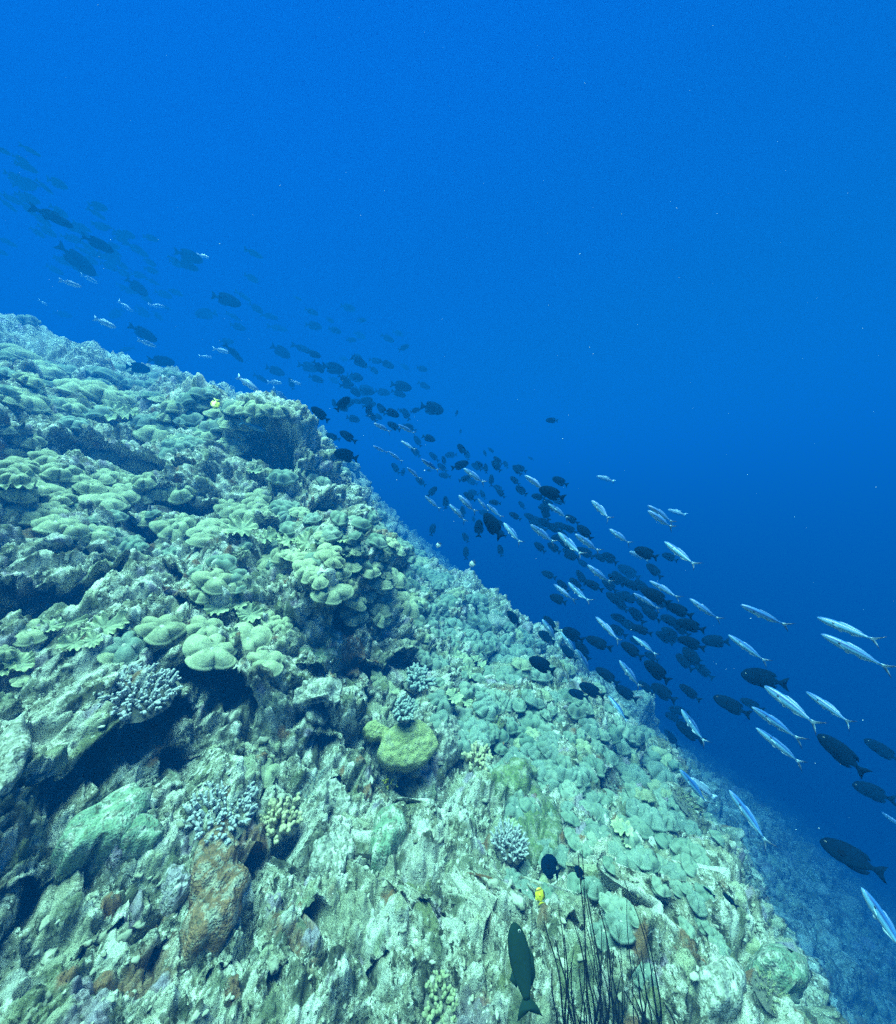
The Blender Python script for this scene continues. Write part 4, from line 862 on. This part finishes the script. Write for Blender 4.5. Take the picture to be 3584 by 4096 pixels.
for (tx, ty) in WH:
    bx = tx+rw.uniform(-10, 90)*(.5+(ty < 3700)); h = hit(min(bx, 2780), 4110)
    if h is None: continue
    p = h[0]-Vector((0, 0, .03)); dt = min(p.y*1.02, near_reef(tx, ty, .9, 1.2)); t = ray(tx, ty)*dt
    bow = Vector((rw.uniform(-.02, .02), -.02, 0)); b = MB(); pts = []; n = 18
    for i in range(n+1):
        s = i/n; pts.append(p.lerp(t, s)+bow*math.sin(math.pi*s)+Vector((.003*math.sin(9*s+ty), 0, 0)))
    wr_ = rw.uniform(.0013, .0029)
    b.tube([q-p for q in pts], [wr_*(1-.45*i/n) for i in range(n+1)], 6)
    o = link('sea_whip', b.mesh('sea_whip'), M_whip); o.location = p; tag(o, None, 'sea whip', 'thin black sea whips at the bottom'); wi.append((tx, ty, o, 'thin black'))
ordinal_labels(wi, [(2215,3780,'right beside the dark green fish'),(2320,3450,'in the tall cluster below the round black hole'),(2390,3680,'in the middle of the whip thicket'),(2500,3540,'standing tall at the right of the thicket'),(2500,3830,'at the right of the whip thicket'),(2330,3900,'short, in the front of the whip thicket')], 'sea whip', 7)

def rubble():
    rg = np.random.default_rng(4); V = []; Fq = []; nb = 0
    ico = bmesh.new(); bmesh.ops.create_icosphere(ico, subdivisions=2, radius=1); base = np.array([tuple(v.co) for v in ico.verts]); tri = np.array([[v.index for v in f.verts] for f in ico.faces]); ico.free()
    vars_ = [base*(1+.6*fbm(base*1.6+k*7, 3))[:, None]*np.array([1, rg.uniform(.35, .7), rg.uniform(.35, .7)]) for k in range(10)]
    cnt = 0
    while cnt < 900:
        px = rg.uniform(-100, 3500); py = rg.uniform(2300, 4200)
        if px < 1100 and py < 3000 and rg.random() < .7: continue
        h = hit(px, py)
        if h is None or h[0].y > 6: cnt += 1; continue
        p, n, gn = h
        if gn.z < .1: cnt += 1; continue
        s = rg.lognormal(-5.0, .5)*(.6+.4*min(h[0].y, 2.5)); q = vars_[rg.integers(10)]
        A = Matrix.Rotation(rg.uniform(0, 6.28), 3, 'Z') @ Matrix.Rotation(rg.normal(0, .5), 3, 'X')
        V.append(q @ np.array(A).T*s+np.array(p)+np.array(gn)*s*.0); Fq.append(tri+nb); nb += len(base); cnt += 1
    return mesh_np('coral_rubble', np.concatenate(V), np.concatenate(Fq))
M_rub = noise_mat('coral rubble', (.14,.14,.09), (.46,.46,.36), 10, .6, 80, False, .95, 0, bdist=.008)
tag(link('coral_rubble', rubble(), M_rub), kind='stuff')
def specks():
    rg = np.random.default_rng(9); b = []; f = []; nb = 0
    t = np.array([(1,0,0),(-1,0,0),(0,1,0),(0,-1,0),(0,0,1),(0,0,-1)], float); tf = np.array([(0,2,4),(2,1,4),(1,3,4),(3,0,4),(2,0,5),(1,2,5),(3,1,5),(0,3,5)])
    for i in range(420):
        d = rg.uniform(.7, 6); p = np.array(ray(rg.uniform(-50, 3650), rg.uniform(-50, 3700))*d)
        h = hit(1792+FPX*p[0]/p[1], 2048-FPX*p[2]/p[1])
        if h is not None and h[0].y < d: continue
        b.append(t*min(.006, rg.lognormal(-7.1, .55))*(.5+.4*d)+p); f.append(tf+nb); nb += 6
    return mesh_np('drifting_particles', np.concatenate(b), np.concatenate(f))
M_speck = noise_mat('plankton', (.5,.55,.55), (.7,.75,.75), 5)
tag(link('drifting_particles', specks(), M_speck), kind='stuff')
# ------------------------------------------------------------------ water haze
def haze():
    lo = Vector((-46, -46, -17)); hi = Vector((46, 46, 6.2))
    v = [(x, y, z) for x in (lo.x, hi.x) for y in (lo.y, hi.y) for z in (lo.z, hi.z)]
    f = [(0, 1, 3, 2), (4, 6, 7, 5), (0, 4, 5, 1), (2, 3, 7, 6), (0, 2, 6, 4), (1, 5, 7, 3)]
    me = mesh_np('haze', v, f, smooth=False)
    m = bpy.data.materials.new('sea water'); m.use_nodes = True; nt = m.node_tree; nt.nodes.clear()
    o = nt.nodes.new('ShaderNodeOutputMaterial'); p = nt.nodes.new('ShaderNodeVolumePrincipled')
    p.inputs['Color'].default_value = (*HAZE_COL, 1); p.inputs['Absorption Color'].default_value = (*HAZE_ABS, 1)
    p.inputs['Density'].default_value = HAZE_D; p.inputs['Anisotropy'].default_value = .0
    nt.links.new(p.outputs[0], o.inputs['Volume'])
    tag(link('haze', me, m), kind='stuff')
haze()
